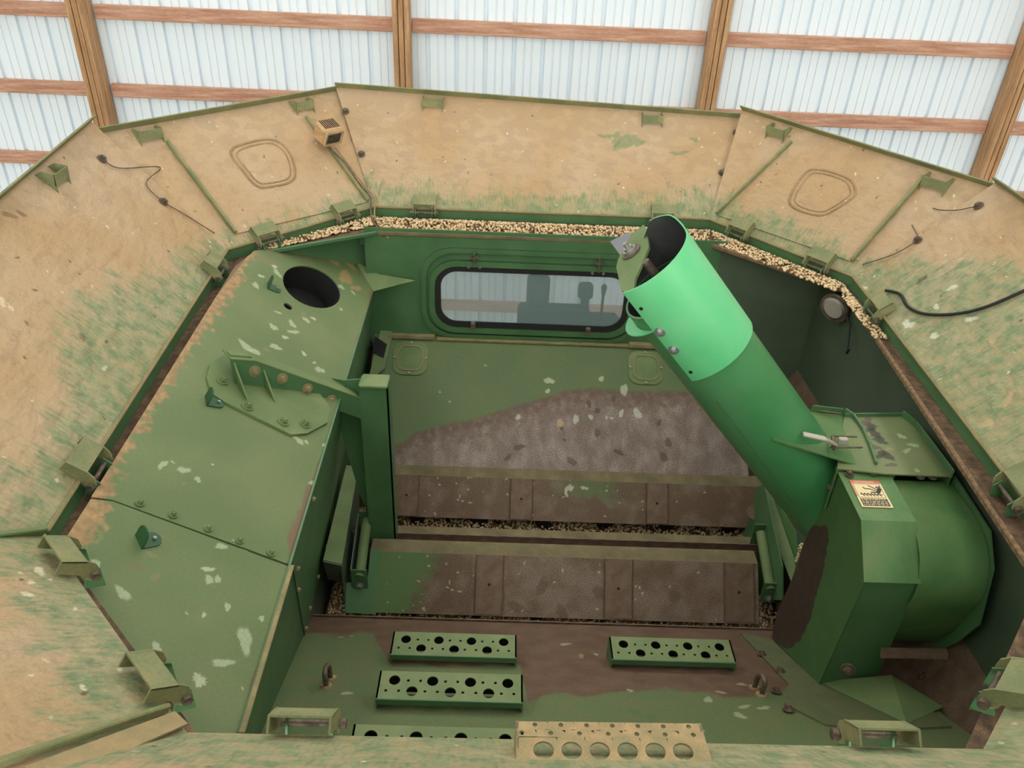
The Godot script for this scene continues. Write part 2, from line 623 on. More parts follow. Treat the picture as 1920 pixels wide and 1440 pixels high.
# ---------------------------------------------------------------- the tank itself
const RIM := [Vector3(-0.606, 3.4, -3.455), Vector3(0.962, 3.4, -3.47), Vector3(1.409, 3.4, -2.851), Vector3(1.308, 3.4, -1.25), Vector3(0.86, 3.4, -0.8), Vector3(-0.503, 3.4, -0.79), Vector3(-0.977, 3.4, -1.253), Vector3(-1.099, 3.4, -2.875)]
const TOPS := [Vector3(-0.847, 3.8, -3.98), Vector3(1.152, 3.8, -3.89), Vector3(1.83, 3.8, -2.828), Vector3(1.66, 3.8, -0.75), Vector3(1.02, 3.8, -0.41), Vector3(-0.66, 3.8, -0.41), Vector3(-1.25, 3.8, -0.66), Vector3(-1.633, 3.8, -3.003)]

func speckle(c: Color, n: float, amount: float) -> Color:
	var k := 1.0 + n * amount
	return Color(c.r * k, c.g * k, c.b * k)

func tank() -> void:
	var t := thing("grain_tank", "green sheet metal grain tank with sloping floor around two auger troughs", "grain tank", Vector3(0.2, 1.2, -2.0))
	# front wall with the cab window cut out of it
	var st := mb()
	var wc := Vector3(0.143, 3.065, -3.25)
	var hole := rounded(Vector3(0.145, 3.062, -3.25), Vector3(0.455, 0, 0), Vector3(0, 0.158, 0), 0.1, 6)
	plate(st, [Vector3(-0.62, 2.80, -3.25), Vector3(1.0, 2.80, -3.25), Vector3(1.0, 3.38, -3.25), Vector3(-0.62, 3.38, -3.25)], 0.006, null, IN, [hole])
	obj("front_wall", st, M.green, t)
	# pressed ridges round the window
	st = mb()
	var cc := Vector3(0.145, 3.062, -3.25)
	band(st, rounded(cc, Vector3(0.452, 0, 0), Vector3(0, 0.155, 0), 0.1, 6), rounded(cc, Vector3(0.478, 0, 0), Vector3(0, 0.182, 0), 0.12, 6), Vector3(0, 0, 1), 0.018)
	band(st, rounded(cc + Vector3(0, 0.012, 0), Vector3(0.492, 0, 0), Vector3(0, 0.206, 0), 0.13, 6), rounded(cc + Vector3(0, 0.014, 0), Vector3(0.515, 0, 0), Vector3(0, 0.226, 0), 0.14, 6), Vector3(0, 0, 1), 0.012)
	obj("window_ridge", st, M.green, t)
	# the two corner walls, the right-hand wall and the rear wall
	st = mb()
	plate(st, [Vector3(-0.973, 3.352, -2.981), Vector3(-0.596, 3.108, -3.382), Vector3(-0.596, 3.355, -3.382), Vector3(-0.973, 3.355, -2.981)], 0.006)
	obj("corner_wall", st, M.green, t)
	st = mb()
	plate(st, [Vector3(0.95, 2.6, -3.26), Vector3(1.41, 2.6, -3.1), Vector3(1.41, 3.36, -3.1), Vector3(0.95, 3.36, -3.26)], 0.006)
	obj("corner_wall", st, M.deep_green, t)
	st = mb()
	plate(st, [Vector3(1.40, 2.78, -3.2), Vector3(1.40, 2.78, -0.8), Vector3(1.40, 3.36, -0.8), Vector3(1.40, 3.36, -3.2)], 0.006)
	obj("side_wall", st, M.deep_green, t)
	st = mb()
	plate(st, [Vector3(-1.1, 2.2, -0.79), Vector3(1.45, 2.2, -0.79), Vector3(1.45, 3.35, -0.79), Vector3(-1.1, 3.35, -0.79)], 0.006)
	obj("rear_wall", st, M.green, t)
	# right-hand floor, sloping in from the foot of the side wall
	var pts := [Vector3(1.40, 2.82, -3.25), Vector3(1.40, 2.82, -0.85), Vector3(1.14, 2.28, -0.85), Vector3(1.14, 2.28, -3.25)]
	st = mb()
	plate(st, pts, 0.006)
	obj("side_floor", st, M.brown_steel, t)
	# front slope: green above, worn to brown steel below
	pts = [Vector3(-0.60, 2.846, -3.25), Vector3(1.15, 2.846, -3.25), Vector3(1.15, 2.446, -2.727), Vector3(-0.60, 2.446, -2.727)]
	var fr := frame(pts, Vector3.RIGHT)
	var edge := line_on(fr, [Vector3(-0.481, 2.496, -2.792), Vector3(-0.367, 2.55, -2.863), Vector3(-0.248, 2.576, -2.897), Vector3(-0.078, 2.599, -2.927), Vector3(0.068, 2.637, -2.977), Vector3(0.191, 2.661, -3.007), Vector3(0.316, 2.691, -3.047), Vector3(0.441, 2.702, -3.062), Vector3(0.617, 2.695, -3.052), Vector3(0.794, 2.699, -3.057), Vector3(0.997, 2.715, -3.078), Vector3(1.175, 2.719, -3.084)])
	var n1 := noise(3.0, 61)
	var n2 := noise(60.0, 62, 3)
	var n3 := noise(190.0, 63, 2)
	var n4 := noise(11.0, 64, 3)
	var im := painted(fr, 620, func(a: float, b: float) -> Color:
		var g := Color("5e6d43").lerp(Color("536a42"), clampf(0.5 + n1.get_noise_2d(a, b), 0, 1))
		g = speckle(g, n2.get_noise_2d(a, b), 0.05)
		var s := Color("74645a").lerp(Color("8d8078"), clampf(0.35 + n4.get_noise_2d(a, b * 0.6) * 1.1, 0, 1))
		s = speckle(s, n3.get_noise_2d(a, b), 0.55)
		var lim := along(edge, a) + n2.get_noise_2d(a * 0.25, b * 0.25) * 0.01
		var band_in: Color = Color("635041")
		var k := smoothstep(lim + 0.012, lim - 0.012, b)
		var c := g.lerp(band_in, k)
		var deep := clampf((lim - b) / 0.10 + n4.get_noise_2d(a * 2.0, b * 2.0) * 0.7, 0, 1) * clampf(1.0 - (0.16 - a) / 0.25, 0.0, 1.0)
		return c.lerp(s, deep * k))
	var spots := [[Vector3(0.24, 2.72, -3.085), 0.0201, 0], [Vector3(0.487, 2.732, -3.101), 0.0151, 0], [Vector3(0.592, 2.701, -3.06), 0.0226, 0], [Vector3(0.097, 2.608, -2.938), 0.0148, 0], [Vector3(0.366, 2.607, -2.938), 0.0173, 0], [Vector3(0.435, 2.615, -2.948), 0.0124, 0], [Vector3(0.577, 2.629, -2.967), 0.0149, 0], [Vector3(0.652, 2.631, -2.969), 0.0223, 0], [Vector3(0.507, 2.615, -2.948), 0.0074, 0], [Vector3(0.532, 2.614, -2.947), 0.0074, 0], [Vector3(0.292, 2.595, -2.921), 0.0197, 1], [Vector3(0.299, 2.578, -2.899), 0.0098, 2], [Vector3(0.464, 2.569, -2.887), 0.0172, 2], [Vector3(0.105, 2.521, -2.824), 0.0194, 2], [Vector3(0.56, 2.515, -2.817), 0.017, 2], [Vector3(0.767, 2.506, -2.805), 0.0219, 2], [Vector3(0.346, 2.485, -2.777), 0.0193, 2], [Vector3(0.055, 2.489, -2.783), 0.0145, 2], [Vector3(0.465, 2.635, -2.974), 0.0149, 2], [Vector3(0.541, 2.672, -3.022), 0.0125, 2], [Vector3(0.426, 2.653, -2.998), 0.0149, 2], [Vector3(0.233, 2.689, -3.045), 0.0125, 0], [Vector3(-0.222, 2.646, -2.989), 0.005, 0], [Vector3(-0.064, 2.761, -3.138), 0.005, 0], [Vector3(-0.27, 2.674, -3.025), 0.005, 0], [Vector3(0.79, 2.548, -2.86), 0.0196, 2], [Vector3(0.75, 2.605, -2.935), 0.0124, 2], [Vector3(0.312, 2.545, -2.857), 0.0098, 2]]
	for i in spots.size():
		splat(im, fr, spots[i][0], spots[i][1], [Color("c9ccbc"), Color("c3a277"), Color("3a2f28")][spots[i][2]], 100 + i, 0.3, [0.8, 0.8, 0.6][spots[i][2]])
	st = mb()
	plate(st, pts, 0.006, fr)
	obj("front_slope", st, image_material(im, 0.62), t)
	# the folded edge along the top of the slope
	st = mb()
	var nn: Vector3 = fr.n
	bar(st, Vector3(-0.53, 2.85, -3.235) , Vector3(-0.31, 2.85, -3.235), 0.025, 0.02)
	bar(st, Vector3(-0.30, 2.842, -3.236), Vector3(0.66, 2.842, -3.236), 0.022, 0.012)
	bar(st, Vector3(0.62, 2.85, -3.23), Vector3(1.0, 2.85, -3.23), 0.03, 0.02)
	obj("slope_edge", st, M.dusty_strip, t)
	# two access covers with pressed rims
	for c in [Vector3(-0.418, 2.774, -3.155), Vector3(0.697, 2.77, -3.151)]:
		var o: Node3D = null
		st = mb()
		plate(st, rounded(c + nn * 0.006, fr.u * 0.082, fr.v * 0.085, 0.05), 0.006)
		o = obj("access_cover", st, M.dusty_green, t)
		st = mb()
		band(st, rounded(c + nn * 0.006, fr.u * 0.055, fr.v * 0.058, 0.035), rounded(c + nn * 0.006, fr.u * 0.062, fr.v * 0.065, 0.04), nn, 0.004)
		obj("pressed_rim", st, M.dusty_strip, o)
		for q in [[0, 1], [0, -1], [1, 0], [-1, 0]]:
			bolt("screw", o, c + fr.u * q[0] * 0.074 + fr.v * q[1] * 0.077 + nn * 0.006, nn, 0.006, M.steel, false)
	# rear floor rising to the rear rim
	pts = [Vector3(-0.72, 2.325, -1.98), Vector3(1.3, 2.325, -1.98), Vector3(1.3, 3.054, -0.8), Vector3(-0.72, 3.054, -0.8)]
	fr = frame(pts, Vector3.LEFT)
	var worn := line_on(fr, [Vector3(0.87, 2.619, -1.504), Vector3(0.696, 2.667, -1.426), Vector3(0.538, 2.632, -1.484), Vector3(0.336, 2.67, -1.421), Vector3(0.212, 2.665, -1.43), Vector3(0.117, 2.688, -1.392), Vector3(0.102, 2.559, -1.602), Vector3(-0.299, 2.575, -1.575), Vector3(-0.405, 2.42, -1.826), Vector3(-0.606, 2.43, -1.811)])
	var m1 := noise(2.2, 71)
	var m2 := noise(70.0, 72, 3)
	var m3 := noise(9.0, 73)
	im = painted(fr, 480, func(a: float, b: float) -> Color:
		var g := Color("646c46").lerp(Color("5c6d48"), clampf(0.5 + m3.get_noise_2d(a, b) * 1.2, 0, 1))
		var s := Color("5d4737").lerp(Color("6b5444"), clampf(0.5 + m3.get_noise_2d(a + 9.0, b), 0, 1))
		var lim := along(worn, a) + m1.get_noise_2d(a * 2.0, b * 2.0) * 0.05 + m2.get_noise_2d(a * 0.2, b * 0.2) * 0.01
		var k := smoothstep(lim - 0.02, lim + 0.02, b)
		return speckle(s.lerp(g, k), m2.get_noise_2d(a, b), 0.07))
	spots = [[Vector3(-0.398, 2.688, -1.393), 0.0152, 0], [Vector3(0.424, 2.646, -1.46), 0.0111, 0], [Vector3(0.642, 2.673, -1.417), 0.017, 0], [Vector3(0.735, 2.695, -1.382), 0.0137, 0], [Vector3(0.789, 2.697, -1.378), 0.0152, 0], [Vector3(0.703, 2.727, -1.329), 0.0177, 0], [Vector3(0.442, 2.789, -1.229), 0.0125, 0], [Vector3(0.525, 2.766, -1.266), 0.0085, 0], [Vector3(0.543, 2.772, -1.256), 0.0071, 0], [Vector3(0.572, 2.779, -1.244), 0.0084, 0], [Vector3(0.265, 2.441, -1.792), 0.0148, 0], [Vector3(0.309, 2.499, -1.698), 0.0142, 1], [Vector3(0.361, 2.489, -1.714), 0.0107, 0], [Vector3(0.779, 2.607, -1.523), 0.0147, 0], [Vector3(0.962, 2.476, -1.735), 0.0163, 0], [Vector3(0.697, 2.642, -1.466), 0.0111, 0], [Vector3(0.449, 2.741, -1.306), 0.0204, 2], [Vector3(0.41, 2.725, -1.333), 0.0207, 2], [Vector3(0.336, 2.779, -1.245), 0.0281, 2], [Vector3(0.406, 2.76, -1.276), 0.0114, 2], [Vector3(-0.51, 2.44, -1.794), 0.0092, 0], [Vector3(-0.477, 2.429, -1.811), 0.0074, 0]]
	for i in spots.size():
		splat(im, fr, spots[i][0], spots[i][1], [Color("aeb199"), Color("a98d5c"), Color("4c6440")][spots[i][2]], 200 + i, 0.4, [0.75, 0.75, 0.5][spots[i][2]])
	st = mb()
	plate(st, pts, 0.006, fr)
	obj("rear_floor", st, image_material(im, 0.7), t)
	# overlapping sheet by the auger housing, and the pyramid that sheds grain off its foot
	st = mb()
	nn = fr.n
	pts = []
	for p in [Vector3(0.928, 2.355, -1.931), Vector3(1.046, 2.396, -1.865), Vector3(1.026, 2.598, -1.539), Vector3(1.273, 2.625, -1.494), Vector3(1.27, 2.75, -1.292), Vector3(1.041, 2.768, -1.263), Vector3(0.919, 2.755, -1.284), Vector3(0.855, 2.685, -1.398), Vector3(0.925, 2.606, -1.525)]:
		pts.append(p + nn * 0.006)
	plate(st, pts, 0.006)
	obj("lapped_sheet", st, mottled(Color("545c3d"), Color("616845"), Color("565238"), Vector3(2, 2, 2), 0.75, 83, 0.0, 0.2), t)
	var apex := Vector3(1.205, 2.70, -1.50)
	st = mb()
	for q in [[Vector3(1.026, 2.598, -1.539), Vector3(1.148, 2.747, -1.296)], [Vector3(1.148, 2.747, -1.296), Vector3(1.322, 2.683, -1.4)]]:
		plate(st, [apex, q[0] + nn * 0.008, q[1] + nn * 0.008], 0.005)
	obj("grain_deflector", st, M.dusty_green, t)
	for p in [Vector3(0.863, 2.64, -1.469), Vector3(0.85, 2.709, -1.358), Vector3(0.93, 2.472, -1.742), Vector3(0.936, 2.553, -1.611)]:
		bolt("bolt", t, p + nn * 0.007, nn, 0.011, M.old_steel)
	# the two auger troughs and the divider between them
	for tr in [[-2.575, 0.172], [-2.155, 0.166]]:
		st = mb()
		var prof := []
		for k in 13:
			var a := PI * k / 12.0
			prof.append([tr[0] - cos(a) * tr[1], 2.24 - sin(a) * tr[1] * 1.05])
		fold(st, [[tr[0] - tr[1], 2.44]] + prof + [[tr[0] + tr[1], 2.40 if tr[0] < -2.4 else 2.325]], -0.66, 1.28, 0.004)
		obj("trough", st, M.brown_steel, t)
	st = mb()
	fold(st, [[-2.405, 2.30], [-2.40, 2.405], [-2.318, 2.405], [-2.31, 2.30]], -0.5, 1.12, 0.004)
	obj("divider", st, M.strip_brown, t)
	st = mb()
	bar(st, Vector3(-0.5, 2.400, -2.305), Vector3(0.86, 2.400, -2.305), 0.006, 0.012)
	obj("divider_rail", st, M.old_steel, t)
	# end plates of the troughs
	for x in [-0.66]:
		st = mb()
		plate(st, [Vector3(x, 2.0, -2.8), Vector3(x, 2.0, -1.95), Vector3(x, 2.42, -1.95), Vector3(x, 2.52, -2.8)], 0.005)
		obj("trough_end", st, M.deep_green, t)
	# ledge round the rim: a shallow dusty channel
	var inner := [Vector3(-0.56, 0, -3.25), Vector3(0.93, 0, -3.26), Vector3(1.373, 0, -2.812), Vector3(1.235, 0, -1.24), Vector3(0.85, 0, -0.82), Vector3(-0.49, 0, -0.805), Vector3(-0.955, 0, -1.25), Vector3(-0.973, 0, -2.981)]
	for i in 8:
		var j := (i + 1) % 8
		st = mb()
		var oa: Vector3 = RIM[i] + (RIM[i] - Vector3(0.17, 3.4, -2.1)).normalized() * 0.06
		var ob: Vector3 = RIM[j] + (RIM[j] - Vector3(0.17, 3.4, -2.1)).normalized() * 0.06
		var y := Vector3(0, 3.355, 0)
		oa.y = 0
		ob.y = 0
		plate(st, [oa + y, ob + y, inner[j] + y, inner[i] + y], 0.006)
		obj("ledge", st, M.dirt, t)
		if i in [3, 4, 5, 6]:
			continue
		st = mb()
		bar(st, inner[i] + Vector3(0, 3.356, 0), inner[j] + Vector3(0, 3.356, 0), 0.014, 0.018, Vector3.UP, 0.005)
		obj("ledge_lip", st, [M.strip_brown, M.ledge_dust, M.ledge_dust, M.dust, M.dust, M.dirt, M.dirt, M.green][i], t)
	# outside of the tank
	var lo := 1.75
	var out := [Vector3(-1.3, 0, -3.32), Vector3(1.5, 0, -3.32), Vector3(1.5, 0, -0.74), Vector3(-1.3, 0, -0.74)]
	for i in 4:
		var a: Vector3 = out[i]
		var b: Vector3 = out[(i + 1) % 4]
		if i == 0:
			continue
		st = mb()
		plate(st, [a + Vector3(0, lo, 0), b + Vector3(0, lo, 0), b + Vector3(0, 3.34, 0), a + Vector3(0, 3.34, 0)], 0.006, null, centre(out) + (centre([a, b]) - centre(out)) * 9.0)
		obj("outer_panel", st, M.green, t)
	st = mb()
	box(st, Vector3(0.1, 1.15, -1.1), Vector3(1.2, 0, 0), Vector3(0, 0.58, 0), Vector3(0, 0, 2.2), 0.03)
	obj("chassis", st, M.green, t)
	for x in [-1.1, 1.3]:
		for z in [-2.9, 0.2]:
			st = mb()
			cyl(st, Vector3(x - 0.25, 0.78 if z < 0 else 0.5, z), Vector3(x + 0.25, 0.78 if z < 0 else 0.5, z), 0.78 if z < 0 else 0.5, 0.78 if z < 0 else 0.5, 28)
			obj("tyre", st, M.rubber, t)

# ---------------------------------------------------------------- the eight tank extension flaps
var bottom_hinge: ArrayMesh
var hinge_pin: ArrayMesh
var hinge_foot: ArrayMesh
var top_bracket: ArrayMesh
var frames := {}

func hinge_meshes() -> void:
	# local axes: x along the edge, y up the flap, z off its face
	var up := Vector3(0, 0, 9)
	var st := mb()
	var l := 0.075
	plate(st, [Vector3(-l, 0.0, 0.046), Vector3(l, 0.0, 0.046), Vector3(l, 0.072, 0.04), Vector3(-l, 0.072, 0.04)], 0.005, null, up)
	for s in [-1.0, 1.0]:
		var prof := [Vector2(0.074, 0), Vector2(0.074, 0.04), Vector2(0.0, 0.047), Vector2(-0.03, 0.04), Vector2(-0.052, 0.018), Vector2(-0.056, -0.004), Vector2(-0.04, -0.016), Vector2(-0.012, -0.01), Vector2(0.0, 0.0)]
		var ps := []
		for q in prof:
			ps.append(Vector3(s * l, q.x, q.y))
		plate(st, ps, 0.006, null, Vector3(s * 9.0, 0, 0))
	bottom_hinge = st.commit()
	st = mb()
	cyl(st, Vector3(-l - 0.008, -0.038, 0.006), Vector3(l + 0.012, -0.038, 0.006), 0.008, 0.008, 12)
	cyl(st, Vector3(l + 0.004, -0.038, 0.006), Vector3(l + 0.018, -0.038, 0.006), 0.016, 0.014, 12)
	cyl(st, Vector3(-l - 0.016, -0.038, 0.006), Vector3(-l - 0.004, -0.038, 0.006), 0.014, 0.014, 6, true, true)
	hinge_pin = st.commit()
	st = mb()
	plate(st, [Vector3(0, -0.02, 0.02), Vector3(0, -0.055, 0.02), Vector3(0, -0.1, -0.035), Vector3(0, -0.04, -0.05)], 0.006, null, Vector3(9, 0, 0))
	hinge_foot = st.commit()
	st = mb()
	var k := 0.062
	plate(st, [Vector3(-k, -0.105, 0.018), Vector3(k, -0.105, 0.018), Vector3(k, -0.075, 0.055), Vector3(-k, -0.075, 0.055)], 0.004, null, Vector3(0, -4, 6))
	for s in [-1.0, 1.0]:
		plate(st, [Vector3(s * k, -0.125, 0.0), Vector3(s * k, -0.107, 0.018), Vector3(s * k, -0.074, 0.058), Vector3(s * k, -0.03, 0.03), Vector3(s * k, -0.02, 0.0)], 0.004, null, Vector3(s * 9.0, 0, 0))
	top_bracket = st.commit()

func fixed(called: String, mesh: Mesh, m: Material, parent: Node3D, tf: Transform3D) -> MeshInstance3D:
	var o := MeshInstance3D.new()
	o.name = called
	o.mesh = mesh
	o.material_override = m
	if not (parent is MeshInstance3D):
		tf.origin -= parent.position
	o.transform = tf
	parent.add_child(o, true)
	return o

# green[] = how high bare paint shows above the lower edge, from one end of the flap to the other
func make_flap(i: int, label: String, green: Array, rough_top: float, sd: int) -> Node3D:
	var j := (i + 1) % 8
	var va: Vector3 = RIM[i]
	var vb: Vector3 = RIM[j]
	var ta: Vector3 = TOPS[i]
	var tb: Vector3 = TOPS[j]
	# both top corners are brought into one plane with the lower edge
	var n := (vb - va).cross((ta + tb) * 0.5 - va).normalized()
	if n.dot(IN - va) < 0:
		n = -n
	ta -= n * (ta - va).dot(n)
	tb -= n * (tb - va).dot(n)
	var pts := [va, vb, tb, ta]
	var fr := frame(pts, vb - va)
	var t := thing("extension_flap", label, "flap", (va + vb) * 0.5, "tank extension flaps")
	frames[i] = {fr = fr, t = t, n = fr.n, pts = pts}
	var a0: float = (va - fr.o).dot(fr.u)
	var a1: float = (vb - fr.o).dot(fr.u)
	var n1 := noise(1.6, sd)
	var n2 := noise(26.0, sd + 1, 3)
	var n3 := noise(8.0, sd + 2, 5)
	var n4 := noise(140.0, sd + 3, 2)
	var n5 := noise(14.0, sd + 4, 3)
	var tan_a := Color("b79f81")
	var tan_b := Color("b1946f")
	var grey := Color("8f7b66")
	var paint := Color("6f8560")
	var paint_b := Color("8f9470")
	var how := func(a: float, b: float) -> Color:
		var c := tan_a.lerp(tan_b, clampf(0.5 + n1.get_noise_2d(a, b) * 1.3, 0, 1))
		c = speckle(c, n4.get_noise_2d(a, b), 0.045)
		# caked, flaking dust on the upper part
		var cake := n3.get_noise_2d(a, b * 1.5) + n5.get_noise_2d(a, b) * 0.35
		var k := smoothstep(-0.12, 0.28, cake + (b / fr.h - 1.0 + rough_top) * 0.9)
		c = c.lerp(grey, k * 0.2)
		var rim_line := absf(cake + (b / fr.h - 1.0 + rough_top) * 0.9 - 0.07)
		c = c.lerp(Color("7d6248"), smoothstep(0.014, 0.0, rim_line) * 0.28)
		# paint wiped bare along the lower edge in upward strokes
		var f: float = clampf((a - a0) / (a1 - a0), 0, 1) * (green.size() - 1)
		var g: float = lerpf(green[int(f)], green[mini(int(f) + 1, green.size() - 1)], f - int(f))
		var fine := n2.get_noise_2d(a * 3.4, b * 0.5)
		var stroke := fine * 0.05 + n5.get_noise_2d(a, b * 0.5) * 0.07 + n3.get_noise_2d(a + 30.0, b) * 0.05
		var wiped := smoothstep(g + stroke + 0.06, g + stroke - 0.05, b)
		wiped *= 0.5 + 0.5 * smoothstep(-0.3, 0.25, fine + n5.get_noise_2d(a + 20.0, b) * 0.8)
		return c.lerp(speckle(paint.lerp(paint_b, clampf(0.5 + n5.get_noise_2d(b, a) * 1.4, 0, 1)), n4.get_noise_2d(a, b * 0.3), 0.1), wiped * 0.9)
	var im := painted(fr, 300, how)
	var rng := RandomNumberGenerator.new()
	rng.seed = sd
	for k in int(26 * fr.w):
		var p: Vector3 = fr.o + fr.u * rng.randf() * fr.w + fr.v * rng.randf() * fr.h
		splat(im, fr, p, rng.randf_range(0.002, 0.006), [Color("e9dcc4"), Color("5c4733"), Color("d8c3a0")][k % 3], sd * 50 + k, 0.5)
	frames[i].im = im
	var st := mb()
	plate(st, pts, 0.004, fr)
	frames[i].skin = obj("skin", st, M.dust, t)
	st = mb()
	bar(st, ta + fr.n * 0.014, tb + fr.n * 0.014, 0.006, 0.036, fr.n, 0.002)
	obj("top_flange", st, M.bracket, t)
	st = mb()
	bar(st, ta - fr.v * -0.006 - fr.n * 0.004, tb + fr.v * 0.006 - fr.n * 0.004, 0.008, 0.012, fr.n, 0.002)
	obj("top_bead", st, M.dust, t)
	if i in [3, 4, 5]:
		return t
	# lower edge: a narrow dusty fold and the green lip below it
	st = mb()
	bar(st, va + fr.n * 0.004, vb + fr.n * 0.004, 0.010, 0.014, fr.n, 0.003)
	obj("lower_fold", st, M.dusty_strip, t)
	st = mb()
	bar(st, va + Vector3(0, -0.023, 0), vb + Vector3(0, -0.023, 0), 0.004, 0.04, Vector3.UP, 0.001)
	obj("lower_lip", st, M.green, t)
	return t

func flaps() -> void:
	hinge_meshes()
	make_flap(0, "wide front flap above the cab window with two wiped green patches", [0.12, 0.11, 0.07, 0.08, 0.10, 0.11, 0.10, 0.14], 0.50, 301)
	make_flap(1, "angled corner flap behind the bright green auger pipe, pressed oval inside", [0.10, 0.08, 0.14, 0.10, 0.08, 0.06], 0.18, 311)
	make_flap(2, "long side flap wiped mostly green, a black cable hanging across it", [0.12, 0.22, 0.40, 0.42, 0.46, 0.50, 0.5, 0.5], 0.12, 321)
	make_flap(3, "rear corner flap at the lower edge beside the drum housing", [0.4, 0.4, 0.4], 0.1, 331)
	make_flap(4, "rear flap along the lower edge carrying a dusty perforated step", [0.50, 0.45, 0.3, 0.28, 0.34, 0.3, 0.22], 0.12, 341)
	make_flap(5, "rear corner flap beside the splattered green cover, tan dust with two channel hinges", [0.2, 0.15, 0.13, 0.12, 0.18], 0.06, 351)
	make_flap(6, "long tan side flap beside the cover with the round hole", [0.14, 0.10, 0.12, 0.24, 0.24, 0.2, 0.12, 0.1, 0.07], 0.14, 361)
	make_flap(7, "angled corner flap below the work light, pressed oval inside", [0.04, 0.05, 0.04, 0.06, 0.05, 0.1], 0.28, 371)
	# green patches rubbed through the dust of the front flap, and streaks elsewhere
	var rub := [[Vector3(0.567, 3.671, -3.787), 0.0413], [Vector3(0.528, 3.672, -3.787), 0.0258], [Vector3(0.618, 3.663, -3.777), 0.031], [Vector3(0.484, 3.684, -3.802), 0.0207], [Vector3(0.832, 3.632, -3.743), 0.0206], [Vector3(0.911, 3.683, -3.804), 0.0156]]
	for i in rub.size():
		splat(frames[0].im, frames[0].fr, rub[i][0], rub[i][1], Color("5c7d56"), 400 + i, 0.9, 0.55)
	rub = [[Vector3(1.405, 3.409, -2.633), 0.0201, 0], [Vector3(1.413, 3.433, -2.391), 0.0148, 0], [Vector3(1.412, 3.433, -2.369), 0.0184, 0], [Vector3(1.51, 3.54, -2.215), 0.0154, 0], [Vector3(1.431, 3.46, -2.242), 0.0158, 0], [Vector3(1.541, 3.558, -2.416), 0.0146, 0], [Vector3(1.485, 3.505, -2.375), 0.0127, 0], [Vector3(1.514, 3.522, -2.561), 0.0173, 1], [Vector3(1.322, 3.353, -2.208), 0.0391, 2], [Vector3(1.323, 3.366, -2.023), 0.0432, 2], [Vector3(1.37, 3.429, -1.775), 0.0179, 3], [Vector3(1.407, 3.405, -2.739), 0.0124, 0], [Vector3(1.43, 3.486, -1.814), 0.0179, 3], [Vector3(1.5, 3.539, -2.066), 0.013, 3]]
	for i in rub.size():
		splat(frames[2].im, frames[2].fr, rub[i][0], rub[i][1], [Color("d7d9c8"), Color("4c4438"), Color("7c6a58"), Color("c0a27a")][rub[i][2]], 420 + i, 0.4, [0.85, 0.7, 0.35, 0.7][rub[i][2]])
	rub = [[Vector3(-1.307, 3.672, -1.823), 0.0126, 0], [Vector3(-1.287, 3.654, -1.821), 0.007, 0], [Vector3(-1.096, 3.471, -1.835), 0.0089, 0], [Vector3(-1.251, 3.62, -1.807), 0.007, 1], [Vector3(-1.167, 3.534, -1.893), 0.0119, 1], [Vector3(-1.075, 3.475, -1.501), 0.0038, 0], [Vector3(-1.137, 3.529, -1.574), 0.0039, 0], [Vector3(-1.439, 3.771, -2.211), 0.0127, 1], [Vector3(-1.447, 3.781, -2.167), 0.0156, 1]]
	for i in rub.size():
		splat(frames[6].im, frames[6].fr, rub[i][0], rub[i][1], [Color("e0d2b8"), Color("6e5640")][rub[i][2]], 440 + i, 0.4, 0.7)
	rub = [[Vector3(-0.865, 3.477, -1.009), 0.0099, 0], [Vector3(-0.883, 3.462, -1.054), 0.0072, 0], [Vector3(-0.667, 3.479, -0.812), 0.007, 0], [Vector3(-0.658, 3.48, -0.802), 0.0061, 1], [Vector3(-0.899, 3.442, -1.103), 0.0128, 0], [Vector3(-0.652, 3.426, -0.891), 0.0066, 0], [Vector3(-0.702, 3.431, -0.931), 0.0058, 2], [Vector3(-0.819, 3.428, -1.05), 0.0062, 2]]
	for i in rub.size():
		splat(frames[5].im, frames[5].fr, rub[i][0], rub[i][1], [Color("e6dcc0"), Color("57452f"), Color("9a9065")][rub[i][2]], 460 + i, 0.5, 0.8)
	for i in 8:
		frames[i].skin.material_override = with_relief(image_material(frames[i].im, 0.92), 0.9)
	# hinges along the lower edges and brackets along the tops
	var low := {0: [Vector3(-0.369, 3.4, -3.418), Vector3(0.736, 3.4, -3.446)], 1: [Vector3(1.059, 3.4, -3.308), Vector3(1.316, 3.4, -2.978)], 2: [Vector3(1.399, 3.4, -2.539), Vector3(1.318, 3.4, -1.507)], 3: [Vector3(0.963, 3.4, -0.926)], 4: [Vector3(0.673, 3.4, -0.807), Vector3(-0.305, 3.4, -0.793)], 5: [Vector3(-0.59, 3.4, -0.874), Vector3(-0.879, 3.4, -1.158)], 6: [Vector3(-0.99, 3.4, -1.477), Vector3(-1.081, 3.4, -2.675)], 7: [Vector3(-0.983, 3.4, -3.015), Vector3(-0.718, 3.4, -3.326)]}
	for i in low:
		var fr: Dictionary = frames[i].fr
		for p in low[i]:
			var q: Vector3 = RIM[i] + fr.u * (p - RIM[i]).dot(fr.u) + fr.n * 0.01
			var h := fixed("hinge_bracket", bottom_hinge, M.bracket, frames[i].t, Transform3D(Basis(fr.u, fr.v, fr.n).scaled_local(Vector3.ONE * 0.7), q))
			fixed("hinge_pin", hinge_pin, M.old_steel, h, Transform3D.IDENTITY)
			for e in [-0.055, 0.055]:
				fixed("hinge_foot", hinge_foot, M.green, h, Transform3D(Basis.IDENTITY, Vector3(e, 0, 0)))
